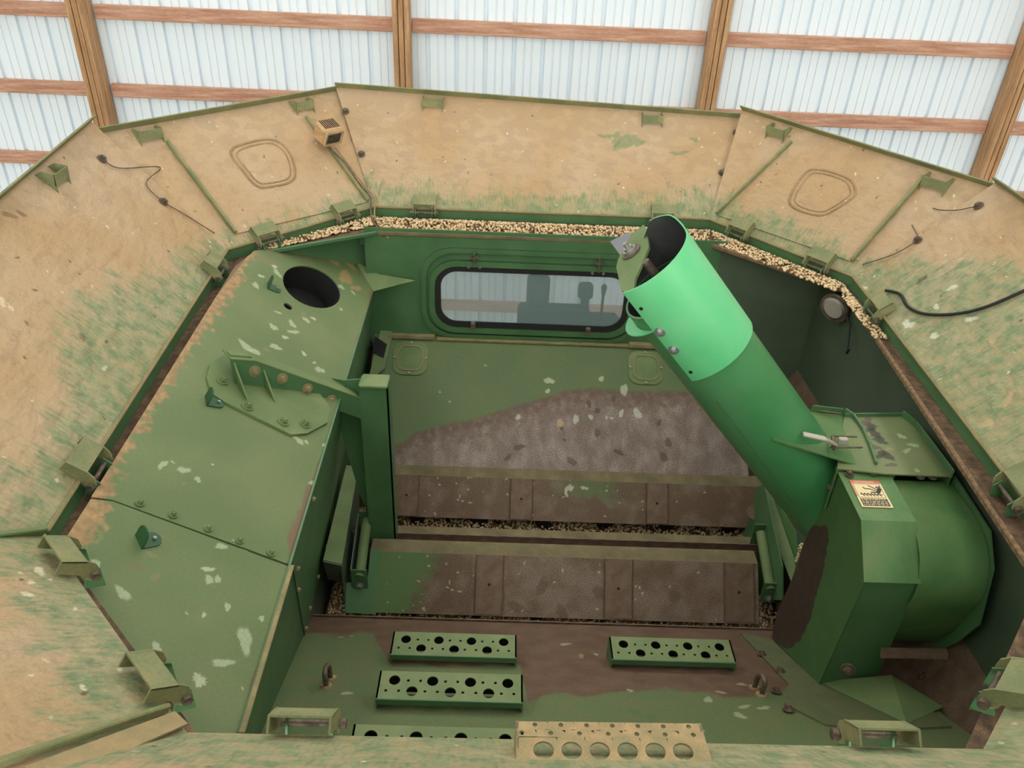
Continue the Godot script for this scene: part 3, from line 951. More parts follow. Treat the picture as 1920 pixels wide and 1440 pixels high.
	var high := {0: [Vector3(-0.369, 3.79, -3.879), Vector3(0.702, 3.79, -3.828)], 1: [Vector3(1.275, 3.79, -3.652), Vector3(1.7, 3.79, -2.994)], 6: [Vector3(-1.544, 3.79, -2.479)], 7: [Vector3(-1.464, 3.79, -3.176), Vector3(-0.976, 3.79, -3.758)]}
	for i in high:
		var fr: Dictionary = frames[i].fr
		var top: Vector3 = frames[i].pts[3]
		for p in high[i]:
			var run: Vector3 = (frames[i].pts[2] - top).normalized()
			var q: Vector3 = top + run * (p - top).dot(run)
			fixed("top_bracket", top_bracket, M.bracket, frames[i].t, Transform3D(Basis(fr.u, fr.v, fr.n).scaled_local(Vector3.ONE * 0.8), q))
	# raised corner plates with a pressed oval, edged by folded seams
	for q in [[7, [Vector3(-1.39, 3.732, -3.182), Vector3(-0.946, 3.731, -3.702), Vector3(-0.636, 3.42, -3.459), Vector3(-1.086, 3.435, -2.96)], [Vector3(-1.179, 3.67, -3.309), Vector3(-1.12, 3.685, -3.409), Vector3(-1.044, 3.679, -3.485), Vector3(-0.979, 3.634, -3.474), Vector3(-0.94, 3.573, -3.401), Vector3(-0.943, 3.541, -3.334), Vector3(-1.014, 3.54, -3.25), Vector3(-1.06, 3.553, -3.219), Vector3(-1.119, 3.605, -3.252)]], [1, [Vector3(1.297, 3.749, -3.549), Vector3(1.668, 3.752, -3.039), Vector3(1.414, 3.441, -2.908), Vector3(0.993, 3.425, -3.465)], [Vector3(1.325, 3.662, -3.375), Vector3(1.375, 3.686, -3.343), Vector3(1.452, 3.686, -3.236), Vector3(1.468, 3.66, -3.174), Vector3(1.456, 3.63, -3.144), Vector3(1.383, 3.567, -3.146), Vector3(1.34, 3.541, -3.167), Vector3(1.27, 3.538, -3.257), Vector3(1.259, 3.566, -3.317)]]]:
		var i: int = q[0]
		var n: Vector3 = frames[i].n
		var pts := []
		for p in q[1]:
			pts.append(p + n * 0.006)
		var st := mb()
		plate(st, pts, 0.005, frames[i].fr)
		obj("corner_plate", st, frames[i].skin.material_override, frames[i].t)
		for e in [[0, 3], [1, 2]]:
			st = mb()
			bar(st, pts[e[0]] + n * 0.008, pts[e[1]] + n * 0.008, 0.012, 0.02, n, 0.004)
			obj("seam_fold", st, M.bracket, frames[i].t)
		st = mb()
		var loop := []
		var src: Array = q[2]
		for k in src.size():                                     # rounded by a Catmull-Rom curve
			for s in 4:
				var p0: Vector3 = src[(k - 1 + src.size()) % src.size()]
				loop.append(p0.cubic_interpolate(src[(k + 1) % src.size()], src[(k - 2 + src.size()) % src.size()], src[k], 0.0) if false else src[k].cubic_interpolate(src[(k + 1) % src.size()], p0, src[(k + 2) % src.size()], s / 4.0) + n * 0.006)
		loop.append(loop[0])
		tube(st, loop, 0.006, 6)
		obj("pressed_oval", st, M.dust, frames[i].t)
		st = mb()
		var c := centre(src)
		var inner := []
		for p in loop:
			inner.append(c + n * 0.006 + (p - c - n * 0.006) * 0.84)
		tube(st, inner, 0.004, 6)
		obj("pressed_oval", st, M.dust, frames[i].t)
	# seams of the rear flaps
	var s2 := mb()
	bar(s2, Vector3(-0.548, 3.409, -0.818) + frames[5].n * 0.012, Vector3(-0.666, 3.616, -0.573) + frames[5].n * 0.012, 0.010, 0.016, frames[5].n, 0.003)
	obj("seam_fold", s2, M.bracket, frames[5].t)
	s2 = mb()
	plate(s2, [Vector3(-0.536, 3.405, -0.814) + frames[5].n * 0.012, Vector3(-0.508, 3.4, -0.795) + frames[5].n * 0.012, Vector3(-0.573, 3.53, -0.633) + frames[5].n * 0.012, Vector3(-0.628, 3.575, -0.607) + frames[5].n * 0.012], 0.004)
	obj("corner_gusset", s2, M.tan_step, frames[5].t)
	s2 = mb()
	bar(s2, Vector3(-0.98, 3.404, -1.245) + frames[6].n * 0.014, Vector3(-1.13, 3.563, -1.003) + frames[6].n * 0.014, 0.012, 0.03, frames[6].n, 0.003)
	obj("seam_fold", s2, M.dusty_green, frames[6].t)

# ---------------------------------------------------------------- auger covers, housing, post and steps
func covers() -> void:
	var n3 := noise(170.0, 81, 2)
	var n4 := noise(7.0, 82, 3)
	var specs := [
		{label = "brown folded cover over the far trough, below the front slope", prof = [[-2.748, 2.40], [-2.745, 2.459], [-2.68, 2.453], [-2.565, 2.312]], x0 = -0.50, x1 = 1.2, bare = -9.0, strips = [[-0.438, -0.333], [0.072, 0.169], [0.676, 0.769]]},
		{label = "brown folded cover over the near trough, green at one end", prof = [[-2.275, 2.39], [-2.272, 2.449], [-2.21, 2.444], [-2.058, 2.270]], x0 = -0.475, x1 = 1.05, bare = -0.27, strips = [[-0.06, 0.046], [0.443, 0.552], [0.913, 1.03]]}]
	for s in specs:
		var pr: Array = s.prof
		var t := thing("auger_cover", s.label, "auger cover", Vector3((s.x0 + s.x1) * 0.5, pr[3][1], pr[3][0]), "cross auger covers")
		for i in 3:
			var a := Vector3(s.x0, pr[i][1], pr[i][0])
			var b := Vector3(s.x0, pr[i + 1][1], pr[i + 1][0])
			var w := Vector3(s.x1 - s.x0, 0, 0)
			var pts := [a, b, b + w, a + w]
			var st := mb()
			if i < 2:
				plate(st, pts, 0.004)
				obj(["back_flange", "top_strip"][i], st, M.strip_brown, t)
				continue
			var fr := frame(pts, Vector3.RIGHT)
			var im := painted(fr, 560, func(u: float, v: float) -> Color:
				var c := Color("66523f").lerp(Color("7b6a5c"), clampf(0.35 + n4.get_noise_2d(u, v) * 1.2 + (0.3 if u > 0.4 and s.bare > -5.0 else -0.25), 0, 1))
				c = speckle(c, n3.get_noise_2d(u, v), 0.35)
				var x: float = s.x0 + u
				var k: float = smoothstep(0.05, -0.05, x - s.bare - (v - 0.1) * 0.5 + n4.get_noise_2d(u * 2.0, v * 2.0) * 0.05)
				var gc := Color("55713f")
				if s.bare < -5.0:
					k = smoothstep(0.10, 0.16, v + n4.get_noise_2d(u, v) * 0.1) * smoothstep(0.25, 0.0, absf(x - 0.45)) * 0.7
				return c.lerp(speckle(gc, n3.get_noise_2d(u, v), 0.06), k))
			var rng := RandomNumberGenerator.new()
			rng.seed = 90
			for k in 46:
				var p: Vector3 = fr.o + fr.u * rng.randf() * fr.w + fr.v * rng.randf() * fr.h
				splat(im, fr, p, rng.randf_range(0.002, 0.006), Color("c9bda8"), 500 + k, 0.6, 0.8)
			var big: Array = [[Vector3(-0.127, 2.542, -2.62), 0.0253], [Vector3(0.335, 2.524, -2.62), 0.0139], [Vector3(0.484, 2.539, -2.62), 0.0208], [Vector3(0.333, 2.459, -2.62), 0.0163], [Vector3(0.399, 2.462, -2.62), 0.0117], [Vector3(0.522, 2.55, -2.62), 0.0161], [Vector3(0.319, 2.428, -2.62), 0.0117]] if s.bare < -5.0 else []
			for k in big.size():
				splat(im, fr, big[k][0], big[k][1], Color("cfcab4"), 560 + k, 0.5, 0.85)
			if s.bare > -5.0:
				for p in [Vector3(0.2, 2.36, -2.13), Vector3(0.72, 2.34, -2.12), Vector3(0.28, 2.29, -2.07), Vector3(0.1, 2.30, -2.08), Vector3(0.42, 2.35, -2.12)]:
					splat(im, fr, p, 0.026, Color("50402f"), 580 + int(p.x * 100), 0.3, 0.55)
			plate(st, pts, 0.004, fr)
			var m := image_material(im, 0.62)
			obj("face", st, m, t)
			# lapped joint strips, each with a bolt hole
			for q in s.strips:
				st = mb()
				var n: Vector3 = fr.n
				var lo := b + (a - b) * 0.03 + n * 0.007
				var hi := a + n * 0.007
				var xa := Vector3(q[0] - s.x0, 0, 0)
				var xb := Vector3(q[1] - s.x0, 0, 0)
				plate(st, [lo + xa, lo + xb, hi + xb, hi + xa], 0.006)
				var o := obj("joint_strip", st, M.joint_brown, t)
				st = mb()
				var hc := (lo + hi) * 0.5 + (xa + xb) * 0.5 + n * 0.0005
				cyl(st, hc - n * 0.004, hc + n * 0.0012, 0.0055, 0.0055, 10)
				obj("bolt_hole", st, M.black, o)
				for e in [xa, xb]:
					st = mb()
					tube(st, [lo + e, hi + e], 0.0026, 5)
					obj("weld_bead", st, M.dirt, o)
		if s.bare > -5.0:
			var st := mb()
			plate(st, [Vector3(-0.56, 2.268, -2.056), Vector3(-0.44, 2.266, -2.052), Vector3(-0.44, 2.452, -2.213), Vector3(-0.475, 2.452, -2.213), Vector3(-0.48, 2.36, -2.135), Vector3(-0.56, 2.352, -2.128)], 0.004)
			obj("end_plate", st, M.green, t)
		# hangers that reach down into the trough
		for k in 6:
			var x: float = lerpf(s.x0 + 0.16, s.x1 - 0.14, k / 5.0)
			var st := mb()
			var b0 := Vector3(x, pr[3][1] - 0.003, pr[3][0] - 0.03)
			plate(st, [b0 + Vector3(-0.045, 0.0, 0), b0 + Vector3(0.045, 0.0, 0), b0 + Vector3(0.022, -0.075, -0.01), b0 + Vector3(-0.022, -0.075, -0.01)], 0.02, null, b0 + Vector3(0, 1, 3))
			obj("hanger", st, M.black, t)
	# cross augers below the covers
	for s in [[-2.585, "far"], [-2.16, "near"]]:
		var t := thing("cross_auger", "dark screw auger in the %s trough, mostly hidden by its cover" % s[1], "auger", Vector3(0.2, 2.1, s[0]), "cross augers")
		var st := mb()
		cyl(st, Vector3(-0.65, 2.17, s[0]), Vector3(1.2, 2.17, s[0]), 0.035, 0.035, 14)
		obj("shaft", st, M.old_steel, t)
		st = mb()
		var turns := 8.0
		var steps_n := 128
		for k in steps_n:
			var q := []
			for e in [k, k + 1]:
				var a: float = TAU * turns * e / steps_n
				var x: float = -0.64 + 1.82 * e / steps_n
				q.append(Vector3(x, 2.17 + cos(a) * 0.03, s[0] + sin(a) * 0.03))
				q.append(Vector3(x, 2.17 + cos(a) * 0.095, s[0] + sin(a) * 0.095))
			quad(st, q[0], q[1], q[3], q[2], Vector3.RIGHT)
		obj("flighting", st, M.old_steel, t)
	# brackets at the ends of the near cover
	for s in [[-1, Vector3(-0.5, 2.56, -1.939), "green end bracket with a round bar beside the tall post"], [1, Vector3(1.08, 2.40, -2.07), "green end bracket with a round bar beside the drum housing"]]:
		var sx: float = s[0]
		var x: float = -0.505 if sx < 0 else 1.083
		var t := thing("cover_bracket", s[2], "bracket", Vector3(x, 2.28, -2.15), "cover end brackets")
		var st := mb()
		plate(st, [Vector3(x + sx * 0.03, 2.40, -2.33), Vector3(x + sx * 0.03, 2.34, -2.12), Vector3(x + sx * 0.03, 2.43, -2.12), Vector3(x + sx * 0.03, 2.53, -2.33)], 0.005)
		obj("web", st, M.deep_green, t)
		for z in [-2.335, -2.115]:
			st = mb()
			var dy := 0.0 if z < -2.2 else -0.10
			plate(st, [Vector3(x - 0.03, 2.43 + dy, z), Vector3(x + 0.03, 2.43 + dy, z), Vector3(x + 0.03, 2.535 + dy, z), Vector3(x - 0.03, 2.535 + dy, z)], 0.005, null, Vector3(x, 3, 0))
			obj("ear", st, M.green, t)
		st = mb()
		cyl(st, Vector3(x, 2.50, -2.33), Vector3(x, 2.40, -2.115), 0.02, 0.02, 14)
		obj("round_bar", st, M.dusty_green, t)
		bolt("bolt", t, Vector3(x, 2.36, -2.108), Vector3(0, 0, 1), 0.011, M.steel)

func left_housing() -> void:
	var t := thing("side_housing", "sloping green cover splattered white, with a round hole near one end", "housing", Vector3(-0.75, 2.3, -2.0))
	var n1 := noise(2.0, 91)
	var n2 := noise(30.0, 92, 4)
	var n3 := noise(90.0, 93, 2)
	var whole := [Vector3(-1.005, 3.396, -2.773), Vector3(-0.999, 3.39, -2.911), Vector3(-0.876, 3.307, -3.216), Vector3(-0.679, 3.182, -3.331), Vector3(-0.575, 3.12, -3.151), Vector3(-0.524, 3.121, -1.455), Vector3(-0.508, 3.12, -0.957), Vector3(-0.612, 3.187, -0.899), Vector3(-0.947, 3.391, -1.19)]
	var fr := frame(whole, Vector3(0, 0, -1))
	var dusty := line_on(fr, [Vector3(-0.918, 3.374, -1.125), Vector3(-0.901, 3.361, -1.231), Vector3(-0.906, 3.362, -1.342), Vector3(-0.929, 3.374, -1.478), Vector3(-0.946, 3.382, -1.591), Vector3(-0.946, 3.38, -1.716), Vector3(-0.947, 3.378, -1.853), Vector3(-0.96, 3.384, -1.971), Vector3(-0.967, 3.383, -2.224), Vector3(-0.966, 3.378, -2.477), Vector3(-0.98, 3.383, -2.664), Vector3(-0.988, 3.385, -2.813), Vector3(-1.002, 3.388, -3.094)])
	var bald := line_on(fr, [Vector3(-0.524, 3.121, -1.455), Vector3(-0.54, 3.13, -1.494), Vector3(-0.555, 3.138, -1.556), Vector3(-0.553, 3.135, -1.669), Vector3(-0.55, 3.13, -1.821), Vector3(-0.544, 3.123, -1.994), Vector3(-0.542, 3.118, -2.186), Vector3(-0.551, 3.119, -2.433), Vector3(-0.566, 3.124, -2.669), Vector3(-0.583, 3.127, -3.053)])
	var im := painted(fr, 520, func(a: float, b: float) -> Color:
		var g := Color("5f7247").lerp(Color("6c7a50"), clampf(0.5 + n1.get_noise_2d(a, b) * 1.3, 0, 1))
		g = speckle(g, n3.get_noise_2d(a, b), 0.035)
		var ragged := n2.get_noise_2d(a * 0.6, b * 0.6) * 0.035 + n3.get_noise_2d(a * 0.5, b * 0.5) * 0.008
		var dl := along(dusty, a) + ragged
		var tan_c := speckle(Color("a07e58"), n2.get_noise_2d(a, b), 0.25)
		var c := g.lerp(tan_c, smoothstep(dl - 0.012, dl + 0.012, b) * 0.9)
		var bl := along(bald, a) + n2.get_noise_2d(a * 0.3, b * 0.3) * 0.012 - 0.004
		c = c.lerp(Color("735a46"), smoothstep(bl + 0.006, bl - 0.004, b) * 0.85)
		return c)
	# dust drifted over the end by the round hole
	var drift := [[Vector3(-0.689, 3.192, -3.125), 0.0423, 0], [Vector3(-0.698, 3.195, -3.266), 0.0341, 0], [Vector3(-0.637, 3.16, -3.086), 0.0234, 0], [Vector3(-0.755, 3.232, -3.203), 0.0286, 0], [Vector3(-0.94, 3.351, -3.013), 0.0578, 1], [Vector3(-0.875, 3.309, -3.094), 0.0595, 1], [Vector3(-0.807, 3.264, -3.18), 0.0518, 1], [Vector3(-0.947, 3.358, -2.881), 0.0386, 1]]
	for i in drift.size():
		splat(im, fr, drift[i][0], drift[i][1], [Color("b08d62"), Color("84745a")][drift[i][2]], 700 + i, 0.4, [0.85, 0.5][drift[i][2]])
	var spots := [[Vector3(-0.916, 3.339, -2.876), 0.0129], [Vector3(-0.897, 3.328, -2.839), 0.017], [Vector3(-0.852, 3.298, -2.884), 0.0195], [Vector3(-0.93, 3.351, -2.667), 0.0162], [Vector3(-0.933, 3.352, -2.75), 0.0124], [Vector3(-0.817, 3.285, -2.463), 0.0173], [Vector3(-0.857, 3.313, -2.269), 0.0216], [Vector3(-0.783, 3.265, -2.353), 0.0187], [Vector3(-0.772, 3.257, -2.44), 0.0115], [Vector3(-0.774, 3.256, -2.547), 0.0179], [Vector3(-0.759, 3.248, -2.5), 0.0157], [Vector3(-0.741, 3.234, -2.624), 0.0163], [Vector3(-0.725, 3.223, -2.66), 0.0103], [Vector3(-0.821, 3.291, -2.259), 0.0216], [Vector3(-0.823, 3.293, -2.205), 0.0142], [Vector3(-0.638, 3.175, -2.359), 0.0172], [Vector3(-0.701, 3.213, -2.402), 0.0115], [Vector3(-0.688, 3.193, -3.021), 0.016], [Vector3(-0.641, 3.164, -3.029), 0.0115], [Vector3(-0.827, 3.289, -2.57), 0.0099], [Vector3(-0.655, 3.176, -2.842), 0.0088], [Vector3(-0.867, 3.333, -1.592), 0.0125], [Vector3(-0.823, 3.305, -1.608), 0.0127], [Vector3(-0.786, 3.282, -1.599), 0.0099], [Vector3(-0.852, 3.322, -1.618), 0.0042], [Vector3(-0.615, 3.168, -1.942), 0.0166], [Vector3(-0.594, 3.155, -1.953), 0.0084], [Vector3(-0.677, 3.217, -1.418), 0.012], [Vector3(-0.681, 3.221, -1.334), 0.0103], [Vector3(-0.671, 3.215, -1.307), 0.0114], [Vector3(-0.656, 3.206, -1.32), 0.009], [Vector3(-0.615, 3.182, -1.256), 0.01], [Vector3(-0.651, 3.205, -1.21), 0.0061], [Vector3(-0.801, 3.299, -1.18), 0.0151], [Vector3(-0.559, 3.148, -1.19), 0.0233], [Vector3(-0.583, 3.164, -1.113), 0.0153], [Vector3(-0.61, 3.182, -1.054), 0.0147], [Vector3(-0.702, 3.239, -1.084), 0.0135], [Vector3(-0.545, 3.137, -1.263), 0.0076], [Vector3(-0.868, 3.341, -1.224), 0.0117], [Vector3(-0.544, 3.123, -1.979), 0.0102], [Vector3(-0.543, 3.126, -1.788), 0.0095], [Vector3(-0.661, 3.188, -2.383), 0.0077], [Vector3(-0.658, 3.204, -1.456), 0.0041], [Vector3(-0.507, 3.114, -1.252), 0.0038], [Vector3(-0.533, 3.133, -1.074), 0.0035], [Vector3(-0.682, 3.224, -1.196), 0.0036], [Vector3(-0.969, 3.393, -1.773), 0.0044], [Vector3(-0.774, 3.273, -1.676), 0.0044]]
	for i in spots.size():
		splat(im, fr, spots[i][0], spots[i][1], Color("c3ccb4") if i % 4 else Color("d8dcc9"), 720 + i, 0.45, 0.68)
	spots = [[Vector3(-0.672, 3.218, -1.218), 0.0109], [Vector3(-0.765, 3.275, -1.252), 0.0109], [Vector3(-0.792, 3.29, -1.36), 0.0114], [Vector3(-0.806, 3.301, -1.263), 0.0169], [Vector3(-0.79, 3.29, -1.308), 0.0099], [Vector3(-0.756, 3.243, -2.65), 0.0164], [Vector3(-0.746, 3.235, -2.738), 0.0169], [Vector3(-0.808, 3.296, -1.564), 0.0056], [Vector3(-0.801, 3.278, -2.311), 0.0129], [Vector3(-0.776, 3.28, -1.346), 0.0089]]
	for i in spots.size():
		splat(im, fr, spots[i][0], spots[i][1], Color("8a7a5c") if i % 3 else Color("6f6c4a"), 780 + i, 0.45, 0.6)
	var m := image_material(im, 0.62)
	var hole := ring(Vector3(-0.776, 3.251, -2.891), Vector3(0.101, -0.064, -0.027), Vector3(-0.006, 0.001, -0.166), 32)
	var small := ring(Vector3(-0.812, 3.278, -2.647), Vector3(0.015, -0.009, -0.002), Vector3(-0.003, 0.001, -0.02), 14)
	var st := mb()
	plate(st, [Vector3(-1.016, 3.404, -2.712), Vector3(-0.999, 3.39, -2.911), Vector3(-0.876, 3.307, -3.216), Vector3(-0.679, 3.182, -3.331), Vector3(-0.575, 3.12, -3.151), Vector3(-0.525, 3.121, -1.459), Vector3(-0.91, 3.363, -1.414), Vector3(-0.947, 3.386, -1.396)], 0.006, fr, IN, [hole, small])
	obj("cover_plate", st, m, t)
	st = mb()
	plate(st, [Vector3(-0.524, 3.121, -1.449), Vector3(-0.508, 3.12, -0.957), Vector3(-0.612, 3.187, -0.899), Vector3(-0.936, 3.384, -1.198), Vector3(-0.945, 3.385, -1.386), Vector3(-0.909, 3.362, -1.407)], 0.006, fr)
	obj("rear_cover_plate", st, m, t)
	# shade of the cavity behind the holes, painted as black cups
	st = mb()
	var deep: Vector3 = fr.n * -0.12
	for h in [hole, small]:
		var cap := []
		for i in h.size():
			var j: int = (i + 1) % h.size()
			quad(st, h[i] - fr.n * 0.006, h[j] - fr.n * 0.006, h[j] + deep, h[i] + deep, (centre(h) - h[i]).normalized())
			cap.append(h[i] + deep)
		plate(st, cap, 0.003)
	obj("hole_shade", st, M.black, t)
	# triangular fin that closes the gap to the front wall
	st = mb()
	plate(st, [Vector3(-0.688, 3.187, -3.329), Vector3(-0.574, 3.12, -3.146), Vector3(-0.371, 3.09, -3.235), Vector3(-0.56, 3.185, -3.235)], 0.005)
	obj("corner_fin", st, M.dusty_green, t)
	# side face leaning in below the cover's edge
	st = mb()
	plate(st, [Vector3(-0.575, 3.12, -3.152), Vector3(-0.521, 3.13, -1.446), Vector3(-0.507, 3.127, -0.975), Vector3(-0.509, 3.114, -0.959), Vector3(-0.635, 2.408, -1.418), Vector3(-0.744, 1.835, -2.034), Vector3(-0.699, 2.133, -2.084), Vector3(-0.654, 2.405, -2.025), Vector3(-0.68, 2.295, -2.304), Vector3(-0.692, 2.33, -2.9), Vector3(-0.669, 2.575, -3.384)], 0.006)
	obj("side_face", st, M.green, t)
	st = mb()
	bar(st, Vector3(-0.521, 3.13, -1.446) + Vector3(0.004, 0, 0), Vector3(-0.506, 3.134, -0.966) + Vector3(0.004, 0, 0), 0.012, 0.006)
	obj("worn_edge", st, M.dusty_strip, t)
	st = mb()
	bar(st, Vector3(-0.524, 3.112, -1.457) + Vector3(0.003, 0, 0), Vector3(-0.656, 2.356, -1.843) + Vector3(0.003, 0, 0), 0.003, 0.003)
	obj("seam", st, M.black, t)
	# a narrow shelf along the foot of the face and the dark drop below it into the trough
	var q0: Vector3 = Vector3(-0.605, 2.548, -2.051)
	var q1: Vector3 = Vector3(-0.605, 2.613, -2.532)
	st = mb()
	plate(st, [q0 + Vector3(-0.012, 0, 0), q1 + Vector3(-0.012, 0, 0), q1 + Vector3(0.036, -0.012, 0), q0 + Vector3(0.055, -0.02, 0)], 0.004)
	obj("shelf", st, M.dusty_green, t)
	st = mb()
	plate(st, [q1 + Vector3(0.035, -0.014, 0), q0 + Vector3(0.054, -0.022, 0), q0 + Vector3(0.03, -0.42, -0.05), q1 + Vector3(0.03, -0.42, 0)], 0.004)
	obj("drop_plate", st, M.deep_green, t)
	st = mb()
	plate(st, [q0 + Vector3(-0.012, -0.004, 0), q0 + Vector3(0.054, -0.022, 0), q0 + Vector3(0.05, -0.16, -0.06), q0 + Vector3(-0.02, -0.16, -0.06)], 0.004)
	obj("shelf_end", st, M.deep_green, t)
	st = mb()
	plate(st, [Vector3(-0.567, 2.883, -3.272), Vector3(-0.511, 2.862, -3.245), Vector3(-0.532, 2.755, -3.091), Vector3(-0.606, 2.712, -3.036)], 0.005)
	obj("corner_filler", st, M.dusty_green, t)
	st = mb()
	plate(st, [Vector3(-0.592, 2.851, -3.22), Vector3(-0.533, 2.827, -3.189), Vector3(-0.541, 2.79, -3.128), Vector3(-0.596, 2.807, -3.15)], 0.003)
	obj("filler_slot", st, M.black, t)
	# bolts along the seam and down the face
	var n: Vector3 = fr.n
	for p in [Vector3(-0.863, 3.333, -1.438), Vector3(-0.794, 3.29, -1.448), Vector3(-0.718, 3.242, -1.455), Vector3(-0.648, 3.198, -1.461), Vector3(-0.575, 3.152, -1.467)]:
		bolt("bolt", t, p, n, 0.008, M.dusty_green)
	for p in [Vector3(-0.536, 3.094, -1.751), Vector3(-0.654, 2.44, -2.233), Vector3(-0.544, 3.007, -1.555), Vector3(-0.565, 2.881, -1.594), Vector3(-0.644, 2.467, -2.046), Vector3(-0.64, 2.467, -1.895), Vector3(-0.642, 2.44, -1.828), Vector3(-0.659, 2.338, -1.867), Vector3(-0.652, 2.36, -1.742)]:
		bolt("bolt", t, p, Vector3(1, -0.15, 0), 0.008, M.dusty_strip, false)
	# small folded clips standing on the cover
	for q in [[Vector3(-0.862, 3.323, -1.909), 0.0], [Vector3(-0.823, 3.31, -1.328), 0.3], [Vector3(-0.897, 3.33, -2.707), -0.2]]:
		var p: Vector3 = q[0]
		st = mb()
		var u := Vector3(0.5, 0, 0.85).rotated(Vector3.UP, q[1])
		u = (u - n * u.dot(n)).normalized()
		var v := n.cross(u)
		var r: float = 0.021
		var ear := []
		for k in 9:
			var a: float = PI * k / 8.0
			ear.append(p + u * r * cos(a) + n * (0.03 + r * sin(a)))
		ear.append(p - u * r)
		ear.append(p + u * r)
		plate(st, ear, 0.004, null, p + v * 3)
		var foot := []
		for k in 9:
			var a: float = PI * k / 8.0
			foot.append(p + u * r * cos(a) + v * (0.03 + r * sin(a)) + n * 0.004)
		foot.append(p - u * r + n * 0.004)
		foot.append(p + u * r + n * 0.004)
		plate(st, foot, 0.004)
		var o := obj("clip", st, M.clip_green, t)
		bolt("clip_rivet", o, p + v * 0.034 + n * 0.005, n, 0.005, M.steel, false)

func post() -> void:
	var t := thing("support_post", "tall dark green channel post with a dusty cap beside the near cover", "post", Vector3(-0.438, 2.405, -2.3))
	var st := mb()
	plate(st, [Vector3(-0.487, 2.41, -2.3), Vector3(-0.389, 2.41, -2.3), Vector3(-0.389, 3.15, -2.3), Vector3(-0.487, 3.15, -2.3)], 0.006, null, Vector3(-0.43, 3, 5))
	for x in [-0.487, -0.389]:
		plate(st, [Vector3(x, 2.41, -2.3), Vector3(x, 2.41, -2.37), Vector3(x, 3.15, -2.37), Vector3(x, 3.15, -2.3)], 0.006, null, Vector3(x * 9.0 + 3.94, 2.8, -2.33))
	obj("channel", st, M.green, t)
	st = mb()
	box(st, Vector3(-0.438, 3.155, -2.325), Vector3(0.049, 0, 0), Vector3(0, 0.005, 0), Vector3(0, 0, 0.042), 0.004)
	obj("cap", st, M.dusty_green, t)
	st = mb()
	plate(st, [Vector3(-0.60, 3.03, -2.345), Vector3(-0.487, 3.03, -2.345), Vector3(-0.475, 2.41, -2.345), Vector3(-0.53, 2.62, -2.345)], 0.006, null, Vector3(-0.5, 3, 5))
	obj("side_web", st, M.green, t)
	# the arm from the post to the cover, bolted to a rounded base plate
	var nrm: Vector3 = frame([Vector3(-0.856, 3.315, -2.151), Vector3(-0.575, 3.12, -3.151), Vector3(-0.524, 3.121, -1.455)], Vector3(0, 0, -1)).n
	var b := thing("mounting_arm", "green bolted arm and base plate joining the cover to the tall post", "bracket", Vector3(-0.744, 3.246, -2.089))
	st = mb()
	var base := []
	for p in [Vector3(-0.86, 3.317, -2.211), Vector3(-0.891, 3.337, -2.152), Vector3(-0.907, 3.348, -2.073), Vector3(-0.893, 3.341, -2), Vector3(-0.863, 3.323, -1.945), Vector3(-0.823, 3.299, -1.935), Vector3(-0.638, 3.182, -1.94), Vector3(-0.601, 3.158, -1.984), Vector3(-0.561, 3.132, -2.084), Vector3(-0.569, 3.135, -2.165), Vector3(-0.611, 3.16, -2.21), Vector3(-0.75, 3.247, -2.24)]:
		base.append(p + nrm * 0.008)
	plate(st, base, 0.008)
	obj("base_plate", st, M.dusty_green, b)
	for p in [Vector3(-0.857, 3.318, -2.02), Vector3(-0.77, 3.265, -1.963), Vector3(-0.671, 3.203, -1.976), Vector3(-0.617, 3.168, -2.017), Vector3(-0.863, 3.319, -2.16)]:
		bolt("bolt", b, p + nrm * 0.009, nrm, 0.013, M.dusty_green)
	# upright web of the arm: a deep flat bar standing on the plate and running out to the post
	var a0: Vector3 = Vector3(-0.827, 3.299, -2.04) + nrm * 0.008
	var a1: Vector3 = Vector3(-0.588, 3.148, -2.118) + nrm * 0.008
	var e0 := Vector3(-0.49, 3.068, -2.30)
	var top0: Vector3 = a0 + Vector3(0.0, 0.085, 0)
	var mid_top: Vector3 = Vector3(-0.75, 3.29, -2.16)
	st = mb()
	var dirv := (e0 - a0)
	dirv.y = 0
	var sideways := dirv.normalized().cross(Vector3.UP).normalized()
	var w0 := a0 + Vector3(0, 0.088, 0)
	var w1 := a0.lerp(a1, 0.32) + Vector3(0, 0.105, 0)
	var w2 := e0 + Vector3(0, 0.03, 0)
	var w3 := e0 + Vector3(0, -0.06, 0)
	var flat_pts := []
	for p in [a0, w0, w1, w2, w3, a1]:
		var q: Vector3 = p
		var off: float = (q - a0).dot(sideways)
		flat_pts.append(q - sideways * off)
	plate(st, flat_pts, 0.008, null, a0 + Vector3(0.3, 0.5, 3))
	var web := obj("arm_web", st, M.green, b)
	var facing := sideways if sideways.z > 0 else -sideways
	for k in 4:
		var p: Vector3 = a0.lerp(e0, [0.16, 0.36, 0.55, 0.74][k]) + Vector3(0, [0.06, 0.052, 0.03, 0.0][k], 0)
		p -= sideways * (p - a0).dot(sideways)
		bolt("nut", b, p + facing * 0.001, facing, 0.013, M.dusty_strip)
	# top flange of the arm
	st = mb()
	for q in [[flat_pts[1], flat_pts[2]], [flat_pts[2], flat_pts[3]]]:
		bar(st, q[0] - facing * 0.034, q[1] - facing * 0.034, 0.072, 0.006)
	obj("arm_flange", st, M.dusty_green, b)
	st = mb()
	box(st, flat_pts[1].lerp(flat_pts[2], 0.5) - facing * 0.03 + Vector3(0, 0.006, 0), (flat_pts[2] - flat_pts[1]) * 0.42, facing * 0.016, Vector3(0, 0.004, 0), 0.002)
	obj("clamp_block", st, M.dusty_green, b)
